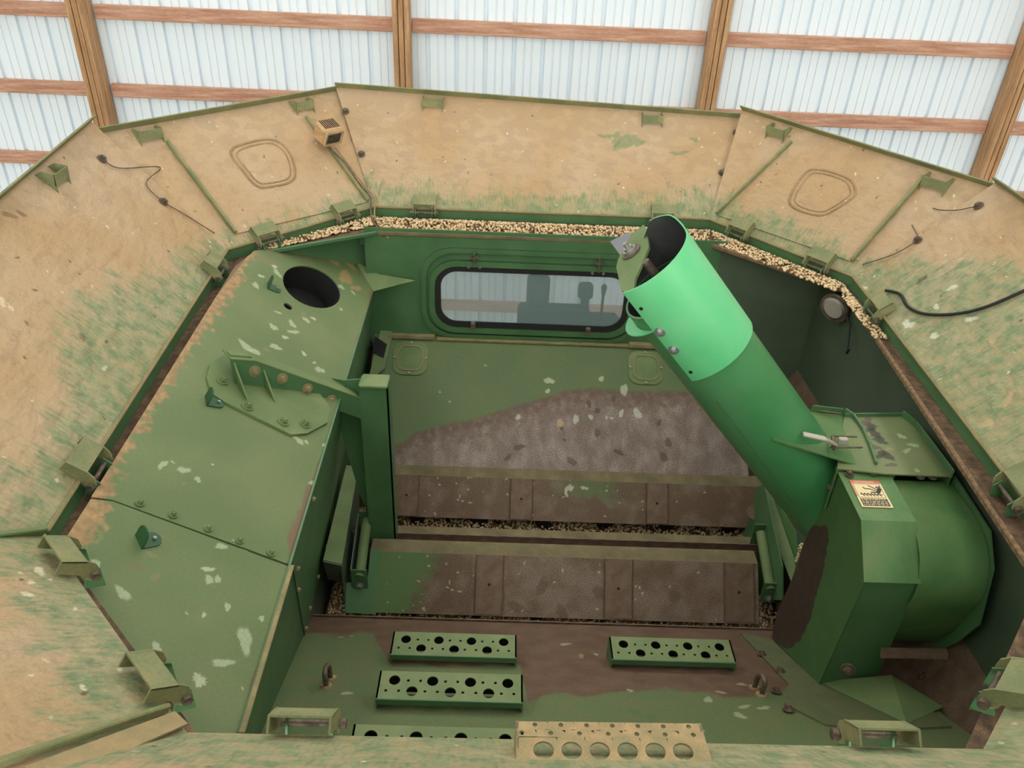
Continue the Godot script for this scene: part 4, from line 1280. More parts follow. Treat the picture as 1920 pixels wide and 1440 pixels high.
	# two triangular gussets
	for k in [0.05, 0.42]:
		var p: Vector3 = a0.lerp(a1, k)
		p -= sideways * (p - a0).dot(sideways)
		st = mb()
		plate(st, [p, p + facing * 0.075 - Vector3(0, 0.02, 0), p + Vector3(0, 0.08, 0)], 0.005, null, p + dirv * 5.0)
		obj("gusset", st, M.dusty_green, b)
	# curved shield between arm and post cap
	st = mb()
	var sh := [Vector3(-0.487, 3.15, -2.345), Vector3(-0.55, 3.142, -2.345), Vector3(-0.60, 3.15, -2.345), Vector3(-0.66, 3.175, -2.345), Vector3(-0.487, 3.06, -2.345)]
	plate(st, sh, 0.005, null, Vector3(-0.5, 3.4, 4))
	obj("shield", st, M.green, b)

# a rectangle with one round hole: from corner o, sides w and h, hole centre c and radius r
func holed_cell(st: SurfaceTool, o: Vector3, w: Vector3, h: Vector3, c: Vector3, r: float, n: Vector3, th: float) -> void:
	var u := w.normalized()
	var v := h.normalized()
	var angles := []
	for k in 20:
		angles.append(TAU * k / 20.0)
	for q in [o, o + w, o + h, o + w + h]:
		var d: Vector3 = q - c
		angles.append(fposmod(atan2(d.dot(v), d.dot(u)), TAU))
	angles.sort()
	var lo := Vector2((o - c).dot(u), (o - c).dot(v))
	var hi := lo + Vector2(w.length(), h.length())
	var rim_p := []
	var hole_p := []
	for a in angles:
		var d := Vector2(cos(a), sin(a))
		var t := 1e9
		if absf(d.x) > 1e-6:
			t = minf(t, (hi.x if d.x > 0 else lo.x) / d.x)
		if absf(d.y) > 1e-6:
			t = minf(t, (hi.y if d.y > 0 else lo.y) / d.y)
		rim_p.append(c + u * d.x * t + v * d.y * t)
		hole_p.append(c + u * d.x * r + v * d.y * r)
	for i in angles.size():
		var j := (i + 1) % angles.size()
		if absf(angles[i] - angles[j]) < 1e-5:
			continue
		for s in [0.0, -th]:
			quad(st, hole_p[i] + n * s, rim_p[i] + n * s, rim_p[j] + n * s, hole_p[j] + n * s, n if s == 0.0 else -n)
		quad(st, hole_p[i], hole_p[j], hole_p[j] - n * th, hole_p[i] - n * th, (c - hole_p[i]).normalized())

# a strip of sheet with a row of holes [[fraction along, radius], ...]
func holed_row(st: SurfaceTool, o: Vector3, w: Vector3, h: Vector3, holes: Array, n: Vector3, th: float, at := 0.5) -> void:
	var prev := 0.0
	for i in holes.size():
		var nxt: float = (holes[i][0] + holes[i + 1][0]) * 0.5 if i < holes.size() - 1 else 1.0
		holed_cell(st, o + w * prev, w * (nxt - prev), h, o + w * holes[i][0] + h * at, holes[i][1], n, th)
		prev = nxt

func steps() -> void:
	var big := 0.0155
	var small := 0.0042
	var far_row := [[0.11, big], [0.205, small], [0.29, small], [0.374, big], [0.463, small], [0.548, small], [0.636, big], [0.723, small], [0.81, small], [0.896, big]]
	var near_row := [[0.06, small], [0.148, small], [0.239, big], [0.328, small], [0.413, small], [0.502, big], [0.588, small], [0.677, small], [0.765, big], [0.852, small], [0.938, small]]
	var n1: Vector3 = Vector3(-0.302, 2.6, -1.601)
	var f1: Vector3 = Vector3(-0.309, 2.6, -1.691)
	var rise := n1.y - 2.559
	var deep := absf(f1.z - n1.z)
	var list := [[Vector3(-0.309, 2.559, -1.601), "perforated step nearest the auger covers, its back corners worn brown"], [Vector3(-0.3, 2.737, -1.313), "all green perforated step in the middle of the column of three"], [Vector3(-0.31, 2.915, -1.025), "perforated step half hidden by the rear flap"], [Vector3(0.392, 2.551, -1.614), "perforated step standing by itself towards the drum housing"]]
	var sl := Vector3(0, 0.525, 0.851)
	for q in list:
		var p: Vector3 = q[0]
		var t := thing("perforated_step", q[1], "step", p, "steps on the rear floor")
		var w := Vector3(0.398, 0, 0)
		var near: Vector3 = p + Vector3(0, rise, 0)
		var far := near + Vector3(0, 0, -deep)
		var h := Vector3(0, 0, -deep * 0.5)
		var st := mb()
		holed_row(st, near, w, h, near_row, Vector3.UP, 0.004, 0.6)
		holed_row(st, near + h, w, h, far_row, Vector3.UP, 0.004, 0.35)
		obj("tread", st, M.step_green, t)
		st = mb()
		bar(st, near + Vector3(0, -0.011, 0), near + w + Vector3(0, -0.011, 0), 0.005, 0.024, Vector3.UP, 0.002)
		obj("front_lip", st, M.green, t)
		st = mb()
		plate(st, [far + Vector3(0.005, -0.006, 0.004), far + w + Vector3(-0.005, -0.006, 0.004), far + w + Vector3(-0.005, -0.085, 0.004), far + Vector3(0.005, -0.085, 0.004)], 0.004, null, far + Vector3(0, 0.3, 3))
		obj("back_web", st, M.black, t)
		for x in [0.0, 0.398]:
			st = mb()
			var e := Vector3(x, 0, 0)
			plate(st, [near + e, far + e, far + e + Vector3(0, -rise - deep * 0.615, 0), p + e], 0.005, null, near + e + Vector3(-1 if x < 0.1 else 1, 0, 0))
			obj("side_gusset", st, M.green, t)
	# the dusty step on the rear flap
	var fr: Dictionary = frames[4].fr
	var a: Vector3 = Vector3(0.048, 3.47, -0.727) + fr.n * 0.045
	var b: Vector3 = Vector3(0.348, 3.461, -0.738) + fr.n * 0.045
	var t4 := thing("flap_step", "tan dusty perforated step on the rear flap", "step", a)
	var st4 := mb()
	var w4 := b - a
	var d4 := Vector3(0, 0.004, 0.032)
	var r1 := []
	var r2 := []
	for k in 7:
		r1.append([0.1 + k * 0.138, 0.004])
		if k < 6:
			r2.append([0.14 + k * 0.145, 0.016])
	var r0 := []
	for k in 7:
		r0.append([0.03 + k * 0.152, 0.004])
	var nn := w4.cross(d4).normalized()
	if nn.y < 0:
		nn = -nn
	holed_row(st4, a, w4, d4 * 0.5, r1, nn, 0.004, 0.45)
	holed_row(st4, a + d4 * 0.5, w4, d4 * 0.42, r0, nn, 0.004, 0.5)
	holed_row(st4, a + d4 * 0.92, w4, d4 * 1.4, r2, nn, 0.004, 0.55)
	obj("tread", st4, M.tan_step, t4)
	for e in [a, b]:
		st4 = mb()
		plate(st4, [e, e + d4 * 2.3, e + d4 * 2.3 - nn * 0.06, e - nn * 0.045], 0.004, null, e + (w4 if e == b else -w4))
		obj("side_gusset", st4, M.tan_step, t4)

func inside(poly: PackedVector2Array, p: Vector2) -> bool:
	return Geometry2D.is_point_in_polygon(p, poly)

func auger_box() -> void:
	var t := thing("drum_housing", "green housing with a rounded drum and a warning label, foot of the auger pipe", "auger housing", Vector3(1.2, 2.55, -1.7))
	# left face, its paint worn to dark steel where grain runs past
	var face := [Vector3(1.02, 3.217, -1.826), Vector3(1.02, 3.2, -1.61), Vector3(1.02, 3.08, -1.504), Vector3(1.02, 2.609, -1.53), Vector3(1.02, 2.402, -1.881), Vector3(1.02, 2.507, -1.901), Vector3(1.02, 2.739, -1.867), Vector3(1.02, 2.921, -1.865), Vector3(1.02, 3.096, -1.843)]
	var fr := frame(face, Vector3(0, 0, 1), Vector3(-5, 2.8, -1.7))
	var worn := PackedVector2Array()
	for p in [Vector3(1.02, 3.039, -1.773), Vector3(1.02, 3.012, -1.743), Vector3(1.02, 2.926, -1.717), Vector3(1.02, 2.824, -1.705), Vector3(1.02, 2.721, -1.689), Vector3(1.02, 2.596, -1.703), Vector3(1.02, 2.496, -1.754), Vector3(1.02, 2.194, -2.071), Vector3(1.02, 2.594, -2.076), Vector3(1.02, 2.89, -1.924)]:
		worn.append(Vector2((p - fr.o).dot(fr.u), (p - fr.o).dot(fr.v)))
	var n2 := noise(24.0, 111, 3)
	var im := painted(fr, 420, func(a: float, b: float) -> Color:
		var c := speckle(Color("46693c"), n2.get_noise_2d(a * 0.3, b * 0.3), 0.08)
		if inside(worn, Vector2(a + n2.get_noise_2d(a, b) * 0.008, b + n2.get_noise_2d(b, a) * 0.008)):
			c = speckle(Color("41352d"), n2.get_noise_2d(a, b), 0.2)
		return c)
	var st := mb()
	plate(st, face, 0.006, fr, Vector3(-5, 2.8, -1.7))
	obj("side_face", st, image_material(im, 0.55), t)
	# folded guard over the front with the label on it
	var xr := 1.172
	var prof := [[-1.825, 3.222], [-1.612, 3.204], [-1.503, 3.083]]
	st = mb()
	fold(st, prof, 1.016, xr, 0.004)
	fold(st, [[-1.503, 3.083], [-1.515, 3.073]], 1.016, xr, 0.004)
	var guard := obj("guard", st, M.guard_green, t)
	# front face below the guard
	st = mb()
	plate(st, [Vector3(1.02, 3.08, -1.512), Vector3(1.172, 3.08, -1.512), Vector3(1.19, 2.55, -1.54), Vector3(1.02, 2.60, -1.536)], 0.005)
	obj("front_face", st, M.green, t)
	# rolled drum and its end flange
	st = mb()
	var dp := [Vector2(-1.80, 3.200)]
	for k in 11:
		var a := PI * 0.5 * k / 10.0 * 1.25
		dp.append(Vector2(-1.655 + sin(a) * 0.155, 3.04 + cos(a) * 0.155 - 0.0))
	dp.append(Vector2(-1.535, 2.86))
	dp.append(Vector2(-1.58, 2.76))
	dp.append(Vector2(-1.66, 2.66))
	for i in dp.size() - 1:
		var a := Vector3(1.166, dp[i].y, dp[i].x)
		var b := Vector3(1.166, dp[i + 1].y, dp[i + 1].x)
		var na := Vector3(0, dp[maxi(i - 1, 0)].x - dp[i + 1].x, dp[i + 1].y - dp[maxi(i - 1, 0)].y) * -1.0
		var nb := Vector3(0, dp[i].x - dp[mini(i + 2, dp.size() - 1)].x, dp[mini(i + 2, dp.size() - 1)].y - dp[i].y) * -1.0
		na = na.normalized()
		nb = nb.normalized()
		var w := Vector3(0.192, 0, 0)
		soft(st, [a, na], [b, nb], [b + w, nb])
		soft(st, [a, na], [b + w, nb], [a + w, na])
	obj("drum", st, M.guard_green, t)
	st = mb()
	plate(st, [Vector3(1.36, 3.225, -1.80), Vector3(1.36, 3.205, -1.585), Vector3(1.36, 3.13, -1.515), Vector3(1.36, 2.96, -1.47), Vector3(1.36, 2.84, -1.51), Vector3(1.36, 2.70, -1.58), Vector3(1.36, 2.70, -1.80)], 0.006, null, Vector3(-3, 3, -1.7))
	obj("end_flange", st, M.green, t)
	# top sheet behind, with an upturned edge
	var topp := [Vector3(1.134, 3.235, -2.083), Vector3(1.329, 3.235, -2.098), Vector3(1.347, 3.235, -2.035), Vector3(1.343, 3.235, -1.783), Vector3(1.146, 3.235, -1.785), Vector3(1.01, 3.235, -1.803)]
	fr = frame(topp, Vector3.RIGHT)
	im = painted(fr, 520, func(a: float, b: float) -> Color:
		return speckle(Color("6b7b50").lerp(Color("77805a"), clampf(0.5 + n2.get_noise_2d(a * 0.2, b * 0.2), 0, 1)), n2.get_noise_2d(a * 4.0, b * 4.0), 0.05))
	var marks := [[Vector3(1.198, 3.235, -1.994), 0.022, 0], [Vector3(1.2, 3.235, -1.956), 0.0217, 0], [Vector3(1.199, 3.235, -2.029), 0.0205, 0], [Vector3(1.172, 3.235, -1.88), 0.0179, 0], [Vector3(1.191, 3.235, -1.873), 0.0194, 0], [Vector3(1.168, 3.235, -1.918), 0.0165, 2], [Vector3(1.198, 3.235, -2.059), 0.0208, 2], [Vector3(1.183, 3.235, -1.828), 0.0127, 2], [Vector3(1.278, 3.235, -1.981), 0.0135, 1], [Vector3(1.296, 3.235, -1.934), 0.0116, 1], [Vector3(1.262, 3.235, -1.904), 0.0115, 1], [Vector3(1.177, 3.235, -1.984), 0.0084, 3], [Vector3(1.211, 3.235, -1.909), 0.0098, 3], [Vector3(1.25, 3.235, -1.806), 0.0079, 1], [Vector3(1.17, 3.235, -2.01), 0.0102, 0]]
	for i in marks.size():
		splat(im, fr, marks[i][0], marks[i][1], [Color("2a2826"), Color("b4bea0"), Color("57493f"), Color("a58a5e")][marks[i][2]], 810 + i, 0.5, 0.75)
	st = mb()
	plate(st, topp, 0.005, fr)
	obj("top_sheet", st, image_material(im, 0.65), t)
	st = mb()
	for q in [[0, 1], [1, 2], [2, 3]]:
		bar(st, topp[q[0]] + Vector3(0, 0.006, 0), topp[q[1]] + Vector3(0, 0.006, 0), 0.005, 0.034 if q[0] > 0 else 0.014)
	obj("upturned_edge", st, M.green, t)
	# walls under the top sheet
	for q in [[0, 1], [2, 3], [5, 0]]:
		st = mb()
		var a: Vector3 = topp[q[0]] - Vector3(0, 0.005, 0)
		var b: Vector3 = topp[q[1]] - Vector3(0, 0.005, 0)
		var drop := Vector3(0, 0.75 if q[0] != 5 else 0.15, 0)
		plate(st, [a, b, b - drop, a - drop], 0.005, null, (a + b) * 0.5 + ((a + b) * 0.5 - centre(topp)) * 9.0)
		obj("wall_sheet", st, M.green, t)
	st = mb()
	plate(st, [Vector3(1.139, 2.82, -1.5), Vector3(1.331, 2.824, -1.5), Vector3(1.31, 2.842, -1.46), Vector3(1.116, 2.834, -1.46)], 0.01)
	obj("foot_bar", st, M.brown_steel, t)
	for p in [Vector3(1.044, 3.226, -1.801), Vector3(1.118, 3.226, -1.81), Vector3(1.255, 3.226, -1.802), Vector3(1.291, 3.226, -1.802)]:
		bolt("bolt", t, p + Vector3(0, -0.002, 0.012), Vector3.UP, 0.009, M.old_steel)
	bolt("bolt", t, Vector3(1.02, 2.77, -1.479) + Vector3(0.02, 0, 0.02), Vector3(-0.3, 0.2, 1), 0.014, M.old_steel)
	bolt("bolt", t, Vector3(1.02, 3.151, -1.818), Vector3(-1, 0, 0), 0.01, M.old_steel)
	bolt("bolt", t, Vector3(1.33, 2.66, -1.53), Vector3(0, 0.2, 1), 0.014, M.old_steel)
	# the warning label
	var la: Vector3 = Vector3(1.036, 3.2175, -1.768)
	var lb: Vector3 = Vector3(1.125, 3.2175, -1.768)
	var lc: Vector3 = Vector3(1.125, 3.2085, -1.66)
	var ld: Vector3 = Vector3(1.036, 3.2085, -1.66)
	st = mb()
	var up := Vector3(0, 0.0025, 0)
	var lf := frame([la, lb, lc, ld], Vector3.RIGHT)
	lf.o += up
	plate(st, [la + up, lb + up, lc + up, ld + up], 0.001, lf)
	obj("warning_label", st, label_material(), guard, "cream warning label with a falling figure above an auger")

func stroke(im: Image, a: Vector2, b: Vector2, r: float, c: Color) -> void:
	var n := int(a.distance_to(b)) + 1
	for k in n + 1:
		var p := a.lerp(b, float(k) / n)
		for dy in range(-int(r) - 1, int(r) + 2):
			for dx in range(-int(r) - 1, int(r) + 2):
				if Vector2(dx, dy).length() <= r:
					var x := int(p.x) + dx
					var y := int(p.y) + dy
					if x >= 0 and y >= 0 and x < im.get_width() and y < im.get_height():
						im.set_pixel(x, y, c)

# the label's print: red head band, figure falling on an auger, dark box of white lines
func label_material() -> StandardMaterial3D:
	var w := 256
	var h := 312
	var cream := Color("e6d3a4")
	var red := Color("c96a58")
	var ink := Color("332e28")
	var im := Image.create(w, h, false, Image.FORMAT_RGB8)
	im.fill(cream)
	im.fill_rect(Rect2i(0, 0, w, 34), red)
	im.fill_rect(Rect2i(0, 0, 8, 190), red)
	for k in 9:                                                   # worn pale heading
		im.fill_rect(Rect2i(34 + k * 19, 9, 14, 17), Color("e0b892"))
		im.fill_rect(Rect2i(39 + k * 19, 13, 5, 9), red)
	im.fill_rect(Rect2i(14, 40, 226, 4), ink)
	im.fill_rect(Rect2i(14, 40, 4, 162), ink)
	im.fill_rect(Rect2i(236, 40, 4, 162), ink)
	im.fill_rect(Rect2i(14, 199, 226, 4), ink)
	stroke(im, Vector2(205, 78), Vector2(205, 78), 11, ink)       # head
	stroke(im, Vector2(228, 66), Vector2(222, 105), 6, ink)       # body and limbs
	stroke(im, Vector2(220, 100), Vector2(198, 138), 15, ink)
	stroke(im, Vector2(196, 104), Vector2(140, 60), 5, ink)
	stroke(im, Vector2(186, 122), Vector2(140, 100), 5, ink)
	stroke(im, Vector2(140, 100), Vector2(100, 98), 5, ink)
	stroke(im, Vector2(100, 98), Vector2(88, 82), 5, ink)
	stroke(im, Vector2(198, 140), Vector2(140, 136), 6, ink)
	stroke(im, Vector2(40, 164), Vector2(222, 164), 3, ink)       # auger
	for k in 6:
		var x := 56.0 + k * 28.0
		stroke(im, Vector2(x - 10, 150), Vector2(x + 12, 180), 5, ink)
	im.fill_rect(Rect2i(16, 214, 224, 84), ink)
	var rng := RandomNumberGenerator.new()
	rng.seed = 5
	for row in 4:
		var x := 24
		while x < 220:
			var ww := rng.randi_range(10, 34)
			im.fill_rect(Rect2i(x, 222 + row * 19, mini(ww, 232 - x), 8), cream)
			x += ww + 7
	return image_material(im, 0.6)

func auger_tube() -> void:
	var B := Vector3(1.002, 3.086, -1.96)
	var d := Vector3(-0.652, 0.758, 0).normalized()
	var e1 := Vector3(0, 0, 1)
	var e2 := Vector3(0.758, 0.652, 0).normalized()
	var r := 0.126
	var t := thing("loading_auger", "bright green loading auger pipe leaning over the tank, open at the top", "auger pipe", B)
	var at := func(s: float, a: float, rr: float) -> Vector3: return B + d * s + (e1 * cos(a) + e2 * sin(a)) * rr
	# pipe with its outer and inner wall
	var st := mb()
	var bore := mb()
	var seg := 48
	for k in seg:
		var a0 := TAU * k / seg
		var a1 := TAU * (k + 1) / seg
		for w in [[r, 1.0], [r - 0.006, -1.0]]:
			var c := []
			for q in [[-0.2, a0], [0.845, a0], [0.845, a1], [-0.2, a1]]:
				c.append([at.call(q[0], q[1], w[0]), (e1 * cos(q[1]) + e2 * sin(q[1])) * w[1]])
			soft(st if w[1] > 0 else bore, c[0], c[1], c[2])
			soft(st if w[1] > 0 else bore, c[0], c[2], c[3])
		quad(st, at.call(0.845, a0, r), at.call(0.845, a1, r), at.call(0.845, a1, r - 0.006), at.call(0.845, a0, r - 0.006), d)
	var pipe := obj("pipe", st, M.pipe_green, t)
	obj("bore", bore, M.inner_pipe, pipe, "dark grey inside of the pipe")
	# the spout hood wrapped round its end
	st = mb()
	var inner := mb()
	var from := deg_to_rad(-38.0)
	var to := deg_to_rad(215.0)
	var n := 40
	var rs := 0.136
	for k in n:
		var a0 := lerpf(from, to, float(k) / n)
		var a1 := lerpf(from, to, float(k + 1) / n)
		var cut := func(a: float) -> float: return 0.948 + 0.037 * smoothstep(1.4, 2.1, a) - 0.12 * clampf((a - 2.62) / 1.13, 0.0, 1.0)
		var co := []
		var ci := []
		for q in [[0.60, a0], [cut.call(a0), a0], [cut.call(a1), a1], [0.60, a1]]:
			var nrm: Vector3 = e1 * cos(q[1]) + e2 * sin(q[1])
			co.append([at.call(q[0], q[1], rs), nrm])
			ci.append([at.call(q[0], q[1], rs - 0.004), -nrm])
		soft(st, co[0], co[1], co[2])
		soft(st, co[0], co[2], co[3])
		soft(inner, ci[0], ci[1], ci[2])
		soft(inner, ci[0], ci[2], ci[3])
		quad(st, at.call(0.60, a0, rs), at.call(0.60, a1, rs), at.call(0.60, a1, rs - 0.004), at.call(0.60, a0, rs - 0.004), -d)
		quad(st, at.call(cut.call(a0), a0, rs), at.call(cut.call(a1), a1, rs), at.call(cut.call(a1), a1, rs - 0.004), at.call(cut.call(a0), a0, rs - 0.004), d)
	var cut_end := {from: 0.948, to: 0.865}
	for a in [from, to]:
		quad(st, at.call(0.60, a, rs), at.call(cut_end[a], a, rs), at.call(cut_end[a], a, rs - 0.004), at.call(0.60, a, rs - 0.004), e1.rotated(d, 0.0))
	var hood := obj("spout_hood", st, M.lit_green, t)
	obj("hood_lining", inner, M.inner_pipe, hood, "dark grey inside of the hood")
	# bolts along the hood's open edge
	for s in [0.795, 0.725]:
		bolt("bolt", t, at.call(s, from + 0.14, rs), e1 * cos(from + 0.14) + e2 * sin(from + 0.14), 0.0105, M.zinc)
	for s in [0.885, 0.635]:
		st = mb()
		var nn := e1 * cos(from + 0.13) + e2 * sin(from + 0.13)
		cyl(st, at.call(s, from + 0.13, rs - 0.003), at.call(s, from + 0.13, rs + 0.0015), 0.0055, 0.0055, 10)
		obj("bolt_hole", st, M.black, t)
	# strap with the bearing across the mouth
	st = mb()
	var strap := []
	for p in [Vector3(0.412, 3.825, -2.177), Vector3(0.413, 3.825, -2.114), Vector3(0.404, 3.818, -2.02), Vector3(0.379, 3.796, -1.956), Vector3(0.355, 3.776, -1.901), Vector3(0.344, 3.767, -1.845), Vector3(0.329, 3.753, -1.853), Vector3(0.319, 3.745, -1.886), Vector3(0.323, 3.748, -2.035), Vector3(0.331, 3.755, -2.07), Vector3(0.355, 3.776, -2.123), Vector3(0.377, 3.795, -2.17)]:
		strap.append(p)
	plate(st, strap, 0.008, null, B + d * 4.0)
	var sp := obj("bearing_strap", st, M.dusty_green, t)
	var bc: Vector3 = Vector3(0.365, 3.785, -2.056)
	for q in [[0.030, 0.004, 0.0, 0.030], [0.022, 0.012, 0.004, 0.020], [0.015, 0.020, 0.012, 0.014], [0.0075, 0.034, 0.02, 0.0075]]:
		st = mb()
		cyl(st, bc + d * q[2], bc + d * q[1], q[0], q[3], 20)
		obj("bearing_ring", st, M.steel if q[0] < 0.025 else M.old_steel, sp)
	# auger shaft and flighting inside the pipe
	st = mb()
	cyl(st, B + d * 0.1, B + d * 0.94, 0.012, 0.012, 14)
	obj("shaft", st, M.old_steel, t)
	st = mb()
	for k in 72:
		var q := []
		for e in [k, k + 1]:
			var a: float = TAU * 3.0 * e / 72.0
			var s: float = 0.14 + 0.68 * e / 72.0
			q.append(at.call(s, a, 0.02))
			q.append(at.call(s, a, 0.112))
		quad(st, q[0], q[1], q[3], q[2], d)
	obj("flighting", st, M.paddle, t)
	# paddle plates at the mouth
	var mouth := B + d * 0.84
	st = mb()
	plate(st, [Vector3(0.373, 3.627, -2.547), Vector3(0.428, 3.674, -2.521), Vector3(0.48, 3.718, -2.128), Vector3(0.461, 3.702, -2.125), Vector3(0.442, 3.686, -2.279), Vector3(0.394, 3.645, -2.337)], 0.004, null, B + d * 4.0)
	obj("paddle", st, M.paddle, t)
	# hooked lug on the low side of the mouth
	st = mb()
	var hook := []
	for k in 13:
		var a := lerpf(deg_to_rad(-40.0), deg_to_rad(-128.0), k / 12.0)
		hook.append(at.call(0.80, a, r + 0.004 + 0.03 * sin(PI * k / 12.0)))
	for k in 13:
		var a := lerpf(deg_to_rad(-128.0), deg_to_rad(-40.0), k / 12.0)
		hook.append(at.call(0.80, a, r + 0.001))
	plate(st, hook, 0.004, null, B + d * 4.0)
	obj("mouth_lug", st, M.lit_green, t)
	# collar plate the pipe stands through
	st = mb()
	var col := [Vector3(0.808, 3.314, -1.827), Vector3(1.13, 3.219, -1.825), Vector3(1.149, 3.218, -1.921), Vector3(1.16, 3.219, -2.005), Vector3(1.158, 3.222, -2.078), Vector3(1.13, 3.232, -2.1), Vector3(1.008, 3.266, -2.06)]
	plate(st, col, 0.005)
	obj("collar_plate", st, M.guard_green, t)
	st = mb()
	for k in range(1, 5):
		bar(st, col[k] + Vector3(0.004, 0.008, 0), col[k + 1] + Vector3(0.004, 0.008, 0), 0.008, 0.04)
	bar(st, col[5] + Vector3(0, 0.008, 0), col[6] + Vector3(0, 0.008, 0), 0.006, 0.03)
	obj("collar_flange", st, M.green, t)
	st = mb()
	tube(st, [Vector3(1.019, 3.265, -2.071), Vector3(1.061, 3.265, -2.062), Vector3(1.114, 3.255, -2.068)], 0.003, 6)
	obj("edge_rod", st, M.old_steel, t)
	# seam weld up the pipe
	st = mb()
	tube(st, [at.call(0.0, deg_to_rad(-30), r), at.call(0.5, deg_to_rad(-30), r)], 0.0022, 5)
	obj("seam", st, M.green, t)
	# dent
	# lever latch
	var l := thing("lever_latch", "silver over-centre lever latch on the collar of the auger pipe", "latch", Vector3(1.044, 3.26, -1.893))
	st = mb()
	var h0: Vector3 = Vector3(0.9, 3.325, -1.844)
	var h1: Vector3 = Vector3(0.963, 3.32, -1.83)
	var h2: Vector3 = Vector3(1.005, 3.29, -1.847)
	bar(st, h0, h1, 0.021, 0.006)
	bar(st, h1 - (h1 - h0) * 0.04, h2, 0.021, 0.008)
	obj("lever", st, M.zinc_dull, l)
	st = mb()
	box(st, Vector3(1.042, 3.28, -1.879), Vector3(0.014, 0, 0), Vector3(0, 0.012, 0), Vector3(0, 0, 0.008), 0.003)
	obj("body", st, M.zinc_dull, l)
	st = mb()
	cyl(st, Vector3(1.021, 3.28, -1.903), Vector3(0.999, 3.28, -1.837), 0.006, 0.006, 8)
	obj("pivot", st, M.old_steel, l)
	for q in [[Vector3(1.019, 3.285, -1.896), Vector3(1.102, 3.27, -1.919)], [Vector3(0.989, 3.285, -1.837), Vector3(1.099, 3.27, -1.864)]]:
		st = mb()
		tube(st, q, 0.0028, 6)
		obj("hook_rod", st, M.old_steel, l)
	# plates below the pipe, beside the near cover
	var k2 := thing("bearing_support", "green angle plates below the auger pipe with a few caught beans", "bracket", Vector3(1.13, 2.1, -2.1))
	st = mb()
	plate(st, [Vector3(1.1, 2.308, -2.525), Vector3(1.1, 2.587, -2.514), Vector3(1.1, 2.643, -2.46), Vector3(1.1, 2.523, -2.118), Vector3(1.1, 2.424, -2.042), Vector3(1.1, 2.277, -2.178), Vector3(1.1, 2.277, -2.401)], 0.006, null, Vector3(-5, 3, -1))
	obj("web_plate", st, M.green, k2)
	st = mb()
	plate(st, [Vector3(1.1, 2.564, -2.497), Vector3(1.15, 2.587, -2.5), Vector3(1.17, 2.503, -2.105), Vector3(1.13, 2.492, -2.06)], 0.006)
	obj("angle_top", st, M.dusty_green, k2)
	st = mb()
	plate(st, [Vector3(1.15, 2.586, -2.484), Vector3(1.18, 2.584, -2.237), Vector3(1.175, 2.494, -2.114)], 0.005)
	obj("infill_plate", st, M.guard_green, k2)
	st = mb()
	plate(st, [Vector3(1.17, 2.678, -2.269), Vector3(1.17, 2.697, -2.187), Vector3(1.17, 2.675, -2.11), Vector3(1.17, 2.504, -2.118), Vector3(1.17, 2.601, -2.218)], 0.005, null, Vector3(-5, 3, -1))
	obj("stiffener", st, M.deep_green, k2)
	for p in [Vector3(1.12, 2.521, -2.024), Vector3(1.12, 2.487, -2.03)]:
		bolt("bolt", k2, p, Vector3(-0.4, 0.5, 1), 0.008, M.steel, false)
	st = mb()
	cyl(st, Vector3(1.099, 2.48, -2.476), Vector3(1.101, 2.474, -2.483), 0.03, 0.03, 20)
	obj("worn_disc", st, M.brown_steel, k2)

